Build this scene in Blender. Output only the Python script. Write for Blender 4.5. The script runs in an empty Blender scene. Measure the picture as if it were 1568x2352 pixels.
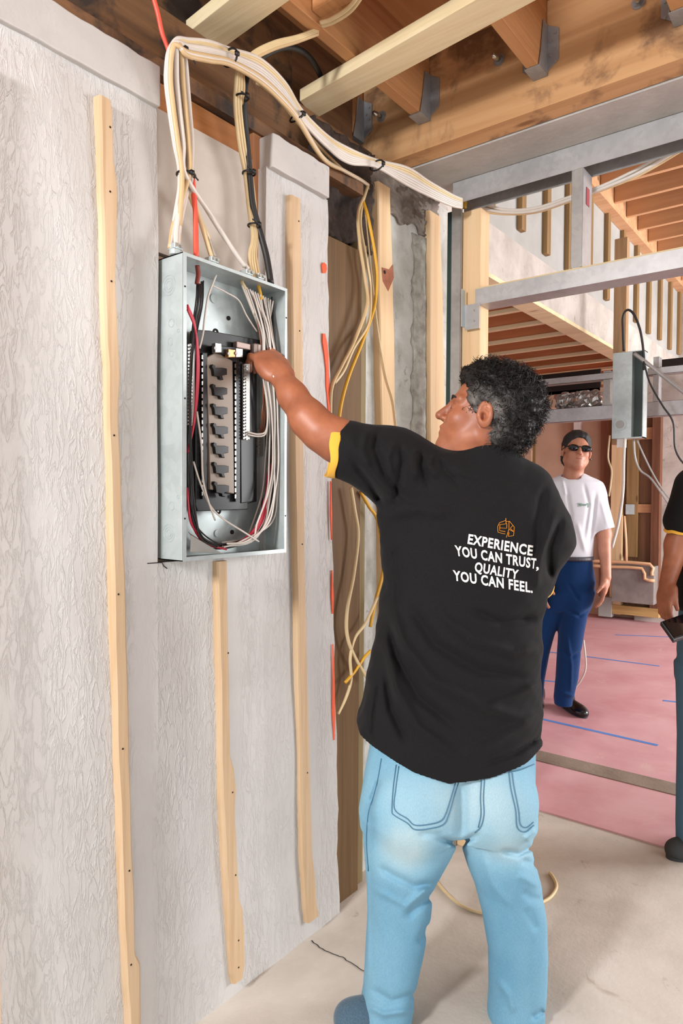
import bpy, bmesh, math, random
import numpy as np
from mathutils import Vector, Matrix
from mathutils.bvhtree import BVHTree
random.seed(7); rng = np.random.default_rng(7)
S = bpy.context.scene; COL = S.collection
# ---------------------------------------------------------------- camera
CAM = np.array([1.367, 0.0, 1.38])
YAW, PITCH, ROLL = math.radians(37.8), math.radians(1.32), 0.006
FPX = 1568.0
_h = np.array([-math.sin(YAW), math.cos(YAW), 0.0])
F = _h*math.cos(PITCH) + np.array([0, 0, -math.sin(PITCH)])
R0 = np.array([math.cos(YAW), math.sin(YAW), 0.0])
U0 = np.cross(R0, F)
Rv = R0*math.cos(ROLL) + U0*math.sin(ROLL)
Uv = U0*math.cos(ROLL) - R0*math.sin(ROLL)
cd = bpy.data.cameras.new('camera'); cd.lens = 24; cd.sensor_width = 36; cd.sensor_fit = 'AUTO'
cd.clip_start = 0.05; cd.clip_end = 100
cam = bpy.data.objects.new('camera', cd); COL.objects.link(cam); S.camera = cam
M = Matrix(((Rv[0], Uv[0], -F[0], CAM[0]), (Rv[1], Uv[1], -F[1], CAM[1]), (Rv[2], Uv[2], -F[2], CAM[2]), (0, 0, 0, 1)))
cam.matrix_world = M
# ---------------------------------------------------------------- view, world, lamps
S.view_settings.view_transform = 'Standard'; S.view_settings.look = 'None'
S.view_settings.gamma = 1; S.view_settings.use_curve_mapping = False
S.view_settings.exposure = 0.48
W = bpy.data.worlds.new('world'); S.world = W; W.use_nodes = True
bg = W.node_tree.nodes['Background']; bg.inputs[0].default_value = (0.93, 0.965, 1.0, 1); bg.inputs[1].default_value = 0.72
def area(name, loc, target, sx, sy, power, col=(1, 1, 1)):
    l = bpy.data.lights.new(name, 'AREA'); l.shape = 'RECTANGLE'; l.size = sx; l.size_y = sy; l.energy = power; l.color = col
    o = bpy.data.objects.new(name, l); COL.objects.link(o); o.location = loc
    o.rotation_euler = (Vector(target)-Vector(loc)).to_track_quat('-Z', 'Y').to_euler(); return o
area('work_light', (0.44, -1.7, 2.3), (0.75, 1.9, 0.4), 0.35, 0.4, 80, (0.965, 0.985, 1))
area('side_fill_light', (5.2, 1.6, 1.7), (0.5, 2.2, 1.4), 2.4, 2.0, 42, (1, 1, 1))  # fill lamp added to brighten the near floor from the right, no window there
area('far_fill_light', (4.5, 6.5, 1.9), (-0.6, 5.5, 0.8), 2.6, 2.0, 300, (1, 1, 1))  # fill lamp added to lift the far room and red floor, no window there
# ---------------------------------------------------------------- geometry of the view: a ray through a photo point, met with a real plane
def ray(px, py): return F + Rv*(px-784)/FPX + Uv*(1176-py)/FPX
def P(px, py, s): return CAM + ray(px, py)*s
def PX(px, py, x): r = ray(px, py); return CAM + r*((x-CAM[0])/r[0])
def PY(px, py, y): r = ray(px, py); return CAM + r*((y-CAM[1])/r[1])
def PZ(px, py, z): r = ray(px, py); return CAM + r*((z-CAM[2])/r[2])
# ---------------------------------------------------------------- object helpers
WL = {}                                                   # world location of every object (nothing is rotated)
def tag(o, label=None, cat=None, group=None, kind=None):
    if label: o['label'] = label
    if cat: o['category'] = cat
    if group: o['group'] = group
    if kind: o['kind'] = kind
    return o
def thing(name, label, cat, loc, group=None):
    o = bpy.data.objects.new(name, None); COL.objects.link(o); o.location = loc; o.empty_display_size = .05
    WL[o.name] = np.array(loc, float); return tag(o, label, cat, group)
def mk(name, V, Fc, mat, parent=None, smooth=False):
    V = np.asarray(V, float); org = np.array([(V[:, 0].min()+V[:, 0].max())/2, (V[:, 1].min()+V[:, 1].max())/2, V[:, 2].min()])
    me = bpy.data.meshes.new(name); me.from_pydata((V-org).tolist(), [], [list(map(int, f)) for f in Fc]); me.update()
    if smooth: me.polygons.foreach_set('use_smooth', [True]*len(me.polygons))
    o = bpy.data.objects.new(name, me); COL.objects.link(o)
    for m in (mat if isinstance(mat, (list, tuple)) else [mat]): me.materials.append(m)
    if parent is not None:
        o.parent = parent; o.location = org-WL[parent.name]
    else: o.location = org
    WL[o.name] = org; return o
class MB:
    def __init__(s): s.v = []; s.f = []
    def add(s, v, f):
        n = len(s.v); s.v += [tuple(map(float, p)) for p in v]; s.f += [[i+n for i in q] for q in f]; return s
    def box(s, lo, hi):
        x0, y0, z0 = lo; x1, y1, z1 = hi
        v = [(x0,y0,z0),(x1,y0,z0),(x1,y1,z0),(x0,y1,z0),(x0,y0,z1),(x1,y0,z1),(x1,y1,z1),(x0,y1,z1)]
        return s.add(v, [(0,3,2,1),(4,5,6,7),(0,1,5,4),(1,2,6,5),(2,3,7,6),(3,0,4,7)])
    def prism(s, poly, d):                                # 3-D polygon pushed along d
        n = len(poly); a = [np.array(p, float) for p in poly]; b = [p+np.array(d, float) for p in a]
        f = [list(range(n))[::-1], list(range(n, 2*n))]+[[i, (i+1) % n, (i+1) % n+n, i+n] for i in range(n)]
        return s.add(a+b, f)
    def tube(s, pts, r, n=8, cap=True, flat=1.0):
        pts = [np.array(p, float) for p in pts]; m = len(pts); up = np.array([0.123, 0.31, 0.94]); vs = []; fs = []
        rr = r if hasattr(r, '__len__') else [r]*m
        nrm = None
        for i, p in enumerate(pts):
            t = pts[min(i+1, m-1)]-pts[max(i-1, 0)]; t = t/(np.linalg.norm(t)+1e-9)
            if nrm is None: nrm = np.cross(t, up if abs(t @ up) < .9 else np.array([1., 0, 0]))
            nrm = nrm-t*(nrm @ t); nrm /= np.linalg.norm(nrm)+1e-9; b = np.cross(t, nrm)
            for k in range(n):
                a = 2*math.pi*k/n; vs.append(p+rr[i]*(math.cos(a)*nrm+math.sin(a)*b*flat))
        for i in range(m-1):
            for k in range(n): fs.append([i*n+k, i*n+(k+1) % n, (i+1)*n+(k+1) % n, (i+1)*n+k])
        if cap: fs += [list(range(n))[::-1], [(m-1)*n+k for k in range(n)]]
        return s.add(vs, fs)
    def cyl(s, a, b, r, n=14): return s.tube([a, b], r, n)
    def obj(s, name, mat, parent=None, smooth=False, bev=0):
        o = mk(name, s.v, s.f, mat, parent, smooth)
        bm = bmesh.new(); bm.from_mesh(o.data); bmesh.ops.recalc_face_normals(bm, faces=bm.faces); bm.to_mesh(o.data); bm.free()
        if bev:
            md = o.modifiers.new('bevel', 'BEVEL'); md.width = bev; md.segments = 2; md.limit_method = 'ANGLE'
        return o
def cr(pts, k=8):                                         # Catmull-Rom through points
    p = [np.array(q, float) for q in pts]
    if len(p) < 3: return p
    p = [2*p[0]-p[1]]+p+[2*p[-1]-p[-2]]; out = []
    for i in range(1, len(p)-2):
        for j in range(k):
            t = j/k; a, b, c, d = p[i-1:i+3]
            out.append(.5*((2*b)+(c-a)*t+(2*a-5*b+4*c-d)*t*t+(-a+3*b-3*c+d)*t**3))
    return out+[p[-2]]
def box(name, lo, hi, mat, parent=None, bev=0.0):
    return MB().box(lo, hi).obj(name, mat, parent, bev=bev)
def cable(name, pts, r, mat, parent=None, k=8, n=8, flat=1.0):
    return MB().tube(cr(pts, k), r, n, flat=flat).obj(name, mat, parent, smooth=True)
# ---------------------------------------------------------------- materials
def newmat(name):
    m = bpy.data.materials.new(name); m.use_nodes = True; nt = m.node_tree; b = nt.nodes['Principled BSDF']; return m, nt, b
def N(nt, t, **kw):
    n = nt.nodes.new(t)
    for k, v in kw.items(): setattr(n, k, v)
    return n
def c4(c): return (c[0], c[1], c[2], 1)
def srgb(r, g, b):
    return tuple(((x/255)/12.92 if x/255 <= .04045 else ((x/255+.055)/1.055)**2.4) for x in (r, g, b))
def noise(nt, scale, vec, detail=4, rough=.55, dist=0):
    n = N(nt, 'ShaderNodeTexNoise'); n.inputs['Scale'].default_value = scale; n.inputs['Detail'].default_value = detail
    n.inputs['Roughness'].default_value = rough; n.inputs['Distortion'].default_value = dist; nt.links.new(vec, n.inputs['Vector']); return n
def ramp(nt, fac, stops):
    r = N(nt, 'ShaderNodeValToRGB'); nt.links.new(fac, r.inputs[0]); e = r.color_ramp.elements
    while len(e) < len(stops): e.new(.5)
    for q, (p, c) in zip(e, stops): q.position = p; q.color = c4(c) if len(c) == 3 else c
    return r
def mapping(nt, scale, src='Object', rot=(0, 0, 0)):
    tc = N(nt, 'ShaderNodeTexCoord'); mp = N(nt, 'ShaderNodeMapping'); mp.inputs['Scale'].default_value = scale
    mp.inputs['Rotation'].default_value = rot; nt.links.new(tc.outputs[src], mp.inputs[0]); return mp.outputs[0]
def bump(nt, b, h, strength, dist=.01):
    n = N(nt, 'ShaderNodeBump'); n.inputs['Strength'].default_value = strength; n.inputs['Distance'].default_value = dist
    nt.links.new(h, n.inputs['Height']); nt.links.new(n.outputs[0], b.inputs['Normal']); return n
def plain(name, c, rough=.6, metal=0, var=.0, scale=30, bmp=0):
    m, nt, b = newmat(name); b.inputs['Base Color'].default_value = c4(c); b.inputs['Roughness'].default_value = rough; b.inputs['Metallic'].default_value = metal
    if var or bmp:
        v = mapping(nt, (1, 1, 1)); n = noise(nt, scale, v)
        if var:
            r = ramp(nt, n.outputs[0], [(.3, tuple(x*(1-var) for x in c)), (.7, tuple(min(1, x*(1+var)) for x in c))]); nt.links.new(r.outputs[0], b.inputs['Base Color'])
        if bmp: bump(nt, b, n.outputs[0], bmp)
    return m
def wood(name, light, dark, axis=2, stain=None, k=1.0, rough=.7):
    m, nt, b = newmat(name); b.inputs['Roughness'].default_value = rough
    sc = [38*k, 38*k, 38*k]; sc[axis] = 1.6*k
    v = mapping(nt, sc); n = noise(nt, 1.0, v, 6, .6, .6)
    r = ramp(nt, n.outputs[0], [(.25, dark), (.52, tuple((a+c)/2*1.04 for a, c in zip(light, dark))), (.75, light)])
    sc2 = [7*k]*3; sc2[axis] = .9*k
    n2 = noise(nt, 1.0, mapping(nt, sc2), 3, .5, .3)
    mx = N(nt, 'ShaderNodeMix', data_type='RGBA', blend_type='MULTIPLY'); mx.inputs[0].default_value = .6
    r2 = ramp(nt, n2.outputs[0], [(.3, (.72, .68, .62)), (.65, (1, 1, 1))])
    nt.links.new(r.outputs[0], mx.inputs[6]); nt.links.new(r2.outputs[0], mx.inputs[7]); out = mx.outputs[2]
    # knots
    sk = [5.2]*3; sk[axis] = 1.7
    vk = N(nt, 'ShaderNodeTexVoronoi'); vk.inputs['Scale'].default_value = 1; nt.links.new(mapping(nt, sk), vk.inputs['Vector'])
    rk = ramp(nt, vk.outputs['Distance'], [(.045, (.30, .17, .09)), (.09, (1, 1, 1))])
    m2 = N(nt, 'ShaderNodeMix', data_type='RGBA', blend_type='MULTIPLY'); m2.inputs[0].default_value = .75
    nt.links.new(out, m2.inputs[6]); nt.links.new(rk.outputs[0], m2.inputs[7]); out = m2.outputs[2]
    if stain:
        ss, th, colr = stain; ns = noise(nt, ss, mapping(nt, (1, 1, 1.0)), 6, .62, .4)
        rs = ramp(nt, ns.outputs[0], [(th, (0, 0, 0)), (th+.12, (1, 1, 1))])
        m3 = N(nt, 'ShaderNodeMix', data_type='RGBA'); nt.links.new(rs.outputs[0], m3.inputs[0]); nt.links.new(out, m3.inputs[6]); m3.inputs[7].default_value = c4(colr); out = m3.outputs[2]
    nt.links.new(out, b.inputs['Base Color']); bump(nt, b, n.outputs[0], .25, .004); return m
def galv(name, c, rough=.38, metal=.75, scale=60):
    m, nt, b = newmat(name); b.inputs['Metallic'].default_value = metal; b.inputs['Roughness'].default_value = rough
    v = mapping(nt, (1, 1, 1)); n = N(nt, 'ShaderNodeTexVoronoi'); n.inputs['Scale'].default_value = scale; nt.links.new(v, n.inputs['Vector'])
    n2 = noise(nt, 6, v, 4)
    r = ramp(nt, n2.outputs[0], [(.3, tuple(x*.82 for x in c)), (.7, tuple(min(1, x*1.1) for x in c))])
    mx = N(nt, 'ShaderNodeMix', data_type='RGBA', blend_type='MULTIPLY'); mx.inputs[0].default_value = .14
    nt.links.new(r.outputs[0], mx.inputs[6]); bw = N(nt, 'ShaderNodeRGBToBW'); nt.links.new(n.outputs['Color'], bw.inputs[0]); nt.links.new(bw.outputs[0], mx.inputs[7]); nt.links.new(mx.outputs[2], b.inputs['Base Color']); return m
def concrete(name, c, c2, scale=5, rough=.85, bmp=.3, fine=60, stains=None, cracks=0):
    m, nt, b = newmat(name); b.inputs['Roughness'].default_value = rough; v = mapping(nt, (1, 1, 1))
    n = noise(nt, scale, v, 8, .6, .3); r = ramp(nt, n.outputs[0], [(.32, c2), (.66, c)]); out = r.outputs[0]
    nf = noise(nt, fine, v, 5, .65)
    if stains:
        th, colr = stains; ns = noise(nt, scale*2.3, v, 9, .7, .8); rs = ramp(nt, ns.outputs[0], [(th, (0, 0, 0)), (th+.09, (.85, .85, .85))])
        m3 = N(nt, 'ShaderNodeMix', data_type='RGBA'); nt.links.new(rs.outputs[0], m3.inputs[0]); nt.links.new(out, m3.inputs[6]); m3.inputs[7].default_value = c4(colr); out = m3.outputs[2]
    nt.links.new(out, b.inputs['Base Color']); bump(nt, b, nf.outputs[0], bmp, .006); return m
def stucco(name):
    m, nt, b = newmat(name); b.inputs['Roughness'].default_value = .62
    v = mapping(nt, (30, 30, 8)); n1 = noise(nt, 2.0, v, 4, .55, .6)
    d = N(nt, 'ShaderNodeMath', operation='SUBTRACT'); nt.links.new(n1.outputs[0], d.inputs[0]); d.inputs[1].default_value = .5
    ab = N(nt, 'ShaderNodeMath', operation='ABSOLUTE'); nt.links.new(d.outputs[0], ab.inputs[0])
    rg = ramp(nt, ab.outputs[0], [(.0, (1, 1, 1)), (.03, (.45, .45, .45)), (.085, (0, 0, 0))])
    brk = noise(nt, 9, mapping(nt, (1, 1, .6)), 3, .5); rb = ramp(nt, brk.outputs[0], [(.34, (.1, .1, .1)), (.48, (1, 1, 1))])
    mu = N(nt, 'ShaderNodeMath', operation='MULTIPLY'); nt.links.new(rg.outputs[0], mu.inputs[0]); nt.links.new(rb.outputs[0], mu.inputs[1])
    nf = noise(nt, 45, mapping(nt, (1, 1, .7)), 4, .6); ad = N(nt, 'ShaderNodeMath', operation='MULTIPLY_ADD'); nt.links.new(nf.outputs[0], ad.inputs[0]); ad.inputs[1].default_value = .35; nt.links.new(mu.outputs[0], ad.inputs[2])
    # trowelled-smooth band beside each strip, kept in a vertex attribute
    at = N(nt, 'ShaderNodeAttribute', attribute_name='texture_amount'); m2 = N(nt, 'ShaderNodeMath', operation='MULTIPLY'); nt.links.new(ad.outputs[0], m2.inputs[0]); nt.links.new(at.outputs['Fac'], m2.inputs[1])
    bump(nt, b, m2.outputs[0], .5, .006)
    nc = noise(nt, 2.2, mapping(nt, (1, 1, .6)), 6, .6, .4); rc = ramp(nt, nc.outputs[0], [(.3, srgb(188, 184, 180)), (.62, srgb(203, 200, 197))])
    nd = noise(nt, 34, mapping(nt, (1, 1, .25)), 8, .75, 1.2); rd = ramp(nt, nd.outputs[0], [(.69, (1, 1, 1)), (.76, (.66, .60, .54))])
    mx = N(nt, 'ShaderNodeMix', data_type='RGBA', blend_type='MULTIPLY'); mx.inputs[0].default_value = .8
    nt.links.new(rc.outputs[0], mx.inputs[6]); nt.links.new(rd.outputs[0], mx.inputs[7]); nt.links.new(mx.outputs[2], b.inputs['Base Color']); return m
def fabric(name, c, rough=.9, scale=900, bmp=.25, var=.15, sheen=.2):
    m, nt, b = newmat(name); b.inputs['Roughness'].default_value = rough; b.inputs['Sheen Weight'].default_value = sheen; b.inputs['Specular IOR Level'].default_value = .12
    v = mapping(nt, (1, 1, 1)); n = noise(nt, scale, v, 2); r = ramp(nt, n.outputs[0], [(.3, tuple(x*(1-var) for x in c)), (.7, tuple(x*(1+var) for x in c))])
    nt.links.new(r.outputs[0], b.inputs['Base Color']); bump(nt, b, n.outputs[0], bmp, .0008); return m
def skin(name, c, c2):
    m, nt, b = newmat(name); b.inputs['Roughness'].default_value = .48; b.inputs['Subsurface Weight'].default_value = .08; b.inputs['Subsurface Radius'].default_value = (.02, .008, .004)
    v = mapping(nt, (1, 1, 1)); n = noise(nt, 14, v, 6, .6); r = ramp(nt, n.outputs[0], [(.3, c2), (.7, c)]); nt.links.new(r.outputs[0], b.inputs['Base Color'])
    nf = noise(nt, 320, v, 3); bump(nt, b, nf.outputs[0], .15, .001); return m
m_stucco = stucco('textured_plaster')
m_trim = concrete('smooth_plaster', srgb(194, 189, 184), srgb(180, 176, 172), 6, .6, .12, 40, (.60, srgb(158, 162, 162)))
m_white_board = concrete('old_white_board', srgb(204, 194, 184), srgb(186, 174, 160), 4, .75, .15, 50, (.66, srgb(150, 118, 92)))
m_strip = wood('pale_pine', srgb(214, 188, 156), srgb(192, 158, 120), 2, None, 1.3)
m_pine_x = wood('pale_pine_plank', srgb(232, 216, 180), srgb(216, 192, 146), 0, None, 1.0)
m_pine_z = wood('pine_post', srgb(236, 206, 166), srgb(216, 178, 132), 2, None, .9)
m_joist = wood('orange_joist', srgb(212, 160, 108), srgb(174, 118, 72), 1, None, .8)
m_deck = wood('plywood_deck', srgb(206, 148, 96), srgb(162, 108, 64), 1, None, .5)
m_ledger = wood('stained_dark_ledger', srgb(140, 98, 60), srgb(84, 56, 34), 1, (7, .50, srgb(52, 40, 32)), .6)
m_ledger2 = wood('orange_ledger', srgb(188, 124, 68), srgb(150, 92, 44), 1, (11, .66, srgb(80, 52, 34)), .7)
m_beam = wood('header_beam_wood', srgb(214, 168, 120), srgb(184, 134, 86), 0, (4.5, .515, srgb(128, 92, 62)), .6)
m_treated = wood('treated_lumber', srgb(124, 92, 50), srgb(84, 58, 28), 2, None, .8)
m_treated2 = wood('greenish_treated_lumber', srgb(150, 134, 92), srgb(116, 96, 60), 2, None, .8)
m_farwood = wood('far_orange_joist', srgb(220, 176, 134), srgb(190, 138, 96), 0, None, .5)
m_farply = wood('far_orange_plywood', srgb(222, 148, 98), srgb(190, 120, 74), 0, (3, .68, srgb(110, 62, 36)), .4)
m_batten = wood('brown_batten', srgb(160, 128, 82), srgb(122, 94, 56), 2, None, .7)
m_brownply = wood('brown_sheathing', srgb(158, 118, 88), srgb(112, 78, 54), 2, None, .4)
m_tanply = concrete('pinkish_plywood', srgb(214, 180, 154), srgb(192, 156, 130), 2.2, .8, .1)
m_foam = concrete('white_foam_panel', srgb(174, 174, 170), srgb(160, 160, 154), 4, .7, .15)
m_cgrey = concrete('grey_concrete', srgb(200, 192, 184), srgb(168, 160, 152), 5, .85, .4, 50, (.60, srgb(140, 130, 120)))
m_soffit = concrete('grey_lintel', srgb(190, 184, 178), srgb(168, 162, 156), 5, .85, .3, 40, (.66, srgb(205, 198, 190)))
m_block = concrete('mottled_block', srgb(202, 202, 196), srgb(168, 166, 158), 9, .9, .8, 30, (.58, srgb(140, 136, 130)))
m_floor = concrete('dusty_concrete_floor', srgb(208, 200, 190), srgb(180, 170, 158), 2.3, .72, .25, 70, (.62, srgb(158, 142, 126)))
m_red = concrete('dusty_red_membrane', srgb(214, 168, 172), srgb(196, 136, 142), 1.6, .6, .1, 40, (.60, srgb(214, 176, 172)))
m_tape = plain('blue_tape', srgb(84, 130, 200), .6)
m_galv = galv('galvanised_steel', srgb(184, 182, 182), .40, .5)
m_galvd = galv('galvanised_steel_web', srgb(168, 164, 160), .45, .45)
m_panel = galv('panel_box_steel', srgb(190, 199, 198), .42, .4, 45)
m_hanger = galv('joist_hanger_steel', srgb(160, 160, 162), .5, .4)
m_bright = plain('bright_steel', srgb(210, 208, 200), .25, .9)
m_black = plain('black_plastic', srgb(15, 15, 17), .45)
m_blackc = plain('black_cable_jacket', srgb(32, 30, 30), .5)
m_beige = plain('grey_beige_plastic', srgb(150, 134, 120), .5)
m_wcab = plain('white_cable_jacket', srgb(208, 198, 188), .45, 0, .04)
m_ccab = plain('cream_cable_jacket', srgb(212, 188, 144), .45, 0, .05)
m_tcab = plain('tan_cable_jacket', srgb(196, 166, 122), .5, 0, .05)
m_ycab = plain('yellow_cable_jacket', srgb(214, 160, 40), .45)
m_redc = plain('coral_red_cable_jacket', srgb(226, 84, 64), .45)
m_redw = plain('red_wire', srgb(190, 40, 62), .4)
m_bare = plain('bare_copper', srgb(196, 126, 92), .35, .7)
m_copper = plain('copper_lug', srgb(190, 140, 96), .35, .8)
m_orange = plain('orange_spray_paint', srgb(236, 92, 52), .7)
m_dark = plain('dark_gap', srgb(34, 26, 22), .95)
m_tub = concrete('grey_tub', srgb(150, 140, 134), srgb(110, 102, 98), 3, .8, .2)
m_pipe = plain('tan_pipe', srgb(214, 170, 130), .4)
m_whitep = plain('white_plastic_pipe', srgb(226, 220, 214), .4)
m_foil = galv('crinkled_foil', srgb(200, 196, 192), .25, .8, 18)
m_skin = skin('brown_skin', srgb(174, 108, 76), srgb(142, 82, 56))
m_skin2 = skin('tan_skin', srgb(190, 132, 104), srgb(166, 108, 84))
m_shirt = fabric('black_jersey', srgb(26, 25, 26), .85, 700, .3, .3, .03)
m_yel = fabric('yellow_trim', srgb(226, 170, 66), .85, 700, .15, .05, .1)
m_tee = fabric('white_jersey', srgb(206, 206, 212), .9, 500, .15, .03, .1)
m_bjean = fabric('deep_blue_denim', srgb(15, 48, 92), .85, 500, .3, .25, .1)
m_print = plain('white_print', srgb(228, 224, 220), .7)
m_logo = plain('orange_print', srgb(232, 150, 40), .6)
m_green = plain('grey_green_print', srgb(140, 160, 150), .7)
m_belt = plain('dark_belt_leather', srgb(60, 56, 64), .5)
m_shoe = plain('black_polished_leather', srgb(24, 22, 22), .22)
m_sneak = fabric('blue_grey_suede', srgb(74, 96, 112), .9, 300, .4, .2, .3)
m_sole = plain('dark_rubber', srgb(50, 50, 54), .7)
m_lens = plain('black_lens', srgb(10, 10, 14), .05)
m_hair = plain('black_hair', srgb(26, 23, 22), .7, 0, .2, 60)
m_thread = plain('dark_blue_thread', srgb(72, 116, 142), .8)
m_eye = plain('eye_white', srgb(210, 200, 190), .3)
def denim():
    m, nt, b = newmat('washed_light_denim'); b.inputs['Roughness'].default_value = .85
    at = N(nt, 'ShaderNodeAttribute', attribute_name='fade'); v = mapping(nt, (1, 1, .35)); n = noise(nt, 500, v, 2); nb = noise(nt, 9, mapping(nt, (1, 1, .5)), 4)
    ad = N(nt, 'ShaderNodeMath', operation='MULTIPLY_ADD'); nt.links.new(nb.outputs[0], ad.inputs[0]); ad.inputs[1].default_value = .45; nt.links.new(at.outputs['Fac'], ad.inputs[2])
    r = ramp(nt, ad.outputs[0], [(.12, srgb(96, 146, 172)), (.5, srgb(130, 174, 194)), (1.0, srgb(174, 198, 204))])
    r2 = ramp(nt, n.outputs[0], [(.35, (.86, .88, .9)), (.65, (1, 1, 1))]); mx = N(nt, 'ShaderNodeMix', data_type='RGBA', blend_type='MULTIPLY'); mx.inputs[0].default_value = 1
    nt.links.new(r.outputs[0], mx.inputs[6]); nt.links.new(r2.outputs[0], mx.inputs[7]); nt.links.new(mx.outputs[2], b.inputs['Base Color']); bump(nt, b, n.outputs[0], .25, .0008); return m
m_denim = denim()
def hairmat():
    m, nt, b = newmat('black_and_grey_hair'); b.inputs['Roughness'].default_value = .55; b.inputs['Specular IOR Level'].default_value = .3
    at = N(nt, 'ShaderNodeAttribute', attribute_name='grey'); r = ramp(nt, at.outputs['Fac'], [(0, srgb(24, 21, 20)), (1, srgb(150, 142, 136))]); nt.links.new(r.outputs[0], b.inputs['Base Color']); return m
m_hairg = hairmat()
# ================================================================ SETTING
def struct(o): o['kind'] = 'structure'; return o
def slab(name, lo, hi, mat): return struct(box(name, lo, hi, mat))
slab('floor', (-3.6, -1.6, -.10), (4.2, 2.89, 0), m_floor)
slab('floor', (-3.6, 2.89, -.10), (4.2, 8.3, .006), m_red)
slab('floor_kerb', (-.6, 3.42, -.02), (3.4, 3.56, .010), concrete('grey_mortar_strip', srgb(150, 134, 118), srgb(120, 104, 90), 4, .85, .5)).name = 'trim_1'
# plaster wall at x = 0, a fine grid so the trowelled bands can be stored on it; cut out for the panel recess
YN0, YN1, ZN = 1.035, 1.405, 1.215
def textured_wall(name, y0, y1, z0, z1, xf=0.0, d=.05, tilt=None):
    ny, nz = max(2, int((y1-y0)/.02)), max(2, int((z1-z0)/.05))
    V = []; Fc = []; A = []
    for i in range(ny+1):
        for j in range(nz+1):
            z = z0+(z1-z0)*j/nz; ye = y1+(np.interp(z, [0, .7, 1.3, 1.75, 2.3], tilt)+.003*math.sin(z*23)+.002*math.sin(z*57) if tilt else 0); y = y0+(ye-y0)*i/ny
            V.append((xf+.0015*math.sin(y*31+z*7)+.002*math.sin(z*11+y*5), y, z))
            a = 1.0
            for ys, w in ((.955, .085), (1.255, .07), (1.60, .05), (.02, .25), (.52, .0)):
                if w and ys < y < ys+w: a = min(a, .16+.84*max(0, (y-ys-w*.72)/(w*.28)))
            A.append(a*(.75+.25*math.sin(y*3)))
    for i in range(ny):
        for j in range(nz): a = i*(nz+1)+j; Fc.append((a, a+nz+1, a+nz+2, a+1))
    o = mk(name, V, Fc, m_stucco); at = o.data.attributes.new('texture_amount', 'FLOAT', 'POINT'); at.data.foreach_set('value', A)
    bm = bmesh.new(); bm.from_mesh(o.data); 
    r = bmesh.ops.extrude_face_region(bm, geom=list(bm.faces)); bmesh.ops.translate(bm, vec=(-d, 0, 0), verts=[g for g in r['geom'] if isinstance(g, bmesh.types.BMVert)])
    bmesh.ops.recalc_face_normals(bm, faces=bm.faces); bm.to_mesh(o.data); bm.free(); o.data.polygons.foreach_set('use_smooth', [False]*len(o.data.polygons)); return struct(o)
textured_wall('wall_left', -1.6, YN0, 0, 2.31)
textured_wall('wall_left', YN0, YN1, 0, ZN)
textured_wall('wall_left', YN1, 1.735, 0, 2.31, tilt=[.031, .0, -.022, -.038, -.054])
def rough_band(name, y0, y1, z0, z1, x1):
    V = []; k = int((y1-y0)/.03)+2; mb = MB(); poly = [(0, y0, z0)]
    poly = [(x1, y0+(y1-y0)*i/k, z0+.0008*math.sin(i*1.7)) for i in range(k+1)]+[(x1, y1-(y1-y0)*i/k, z1+.0015*math.sin(i*2.3)+.001*math.sin(i*5.1)) for i in range(k+1)]
    return struct(mb.prism(poly, (-.10, 0, 0)).obj(name, m_trim, bev=.003))
rough_band('trim_2', -1.6, 1.035, 2.305, 2.40, .012)
rough_band('trim_3', 1.41, 1.664, 2.305, 2.40, .022)
# recess behind the panel
struct(box('wall_recess', (-.09, YN0-.02, 1.98), (-.035, YN1+.03, 2.33), m_white_board)).name = 'wall_niche'
struct(box('wall_recess', (-.09, YN0-.02, 1.15), (-.045, YN1+.03, 1.975), wood('stained_backer', srgb(190, 160, 130), srgb(150, 116, 86), 2, None, .6))).name = 'wall_niche_lower'
# carrier wall behind, and wall beyond
slab('wall_behind', (-.60, -1.6, 0), (-.16, 1.69, 2.95), m_ledger)
slab('wall_beyond', (-.60, 1.69, 0), (-.085, 2.02, 2.24), m_block)
slab('wall_beyond', (-.60, 2.02, 0), (-.085, 2.62, 2.60), m_block)
slab('wall_behind', (-.60, 1.69, 2.24), (-.16, 2.02, 2.95), m_ledger)
MB_ = [PX(x, y, .0005) for x, y in ((338, 1294), (372, 1292), (376, 1300), (384, 1306))]
tag(MB().tube(MB_, .0012, 4).obj('plaster_crack', m_dark), 'short dark crack in the plaster at the lower left corner of the panel', 'crack')
# deck above the joists
slab('ceiling', (-.55, -1.6, 2.93), (3.6, 2.14, 2.96), m_deck)
# header
slab('trim_4', (-.6, 2.19, 2.60), (3.6, 2.47, 2.78), m_soffit)
# rooms beyond: bulkhead, upper wall, low ceiling, far walls
slab('wall_bulkhead', (-.42, 2.62, 2.60), (-.30, 8.2, 2.87), m_cgrey)
slab('wall_upper', (-.40, 2.62, 2.87), (-.31, 8.2, 4.3), m_foam)
slab('ceiling_low', (-3.6, 2.62, 2.80), (-.42, 8.2, 2.84), m_farply)
slab('ceiling_upper', (-.40, 2.62, 4.16), (4.2, 8.2, 4.2), m_deck)
slab('wall_far', (-3.6, 8.2, 0), (4.2, 8.3, 4.2), m_tanply)
slab('wall_far_concrete', (-.72, 8.08, 0), (4.2, 8.2, 4.2), m_cgrey)
slab('wall_side', (-3.7, 2.62, 0), (-3.6, 8.2, 2.85), m_brownply)
slab('trim_5', (-.43, 2.9, 2.575), (-.295, 8.1, 2.60), m_pine_x)
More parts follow.
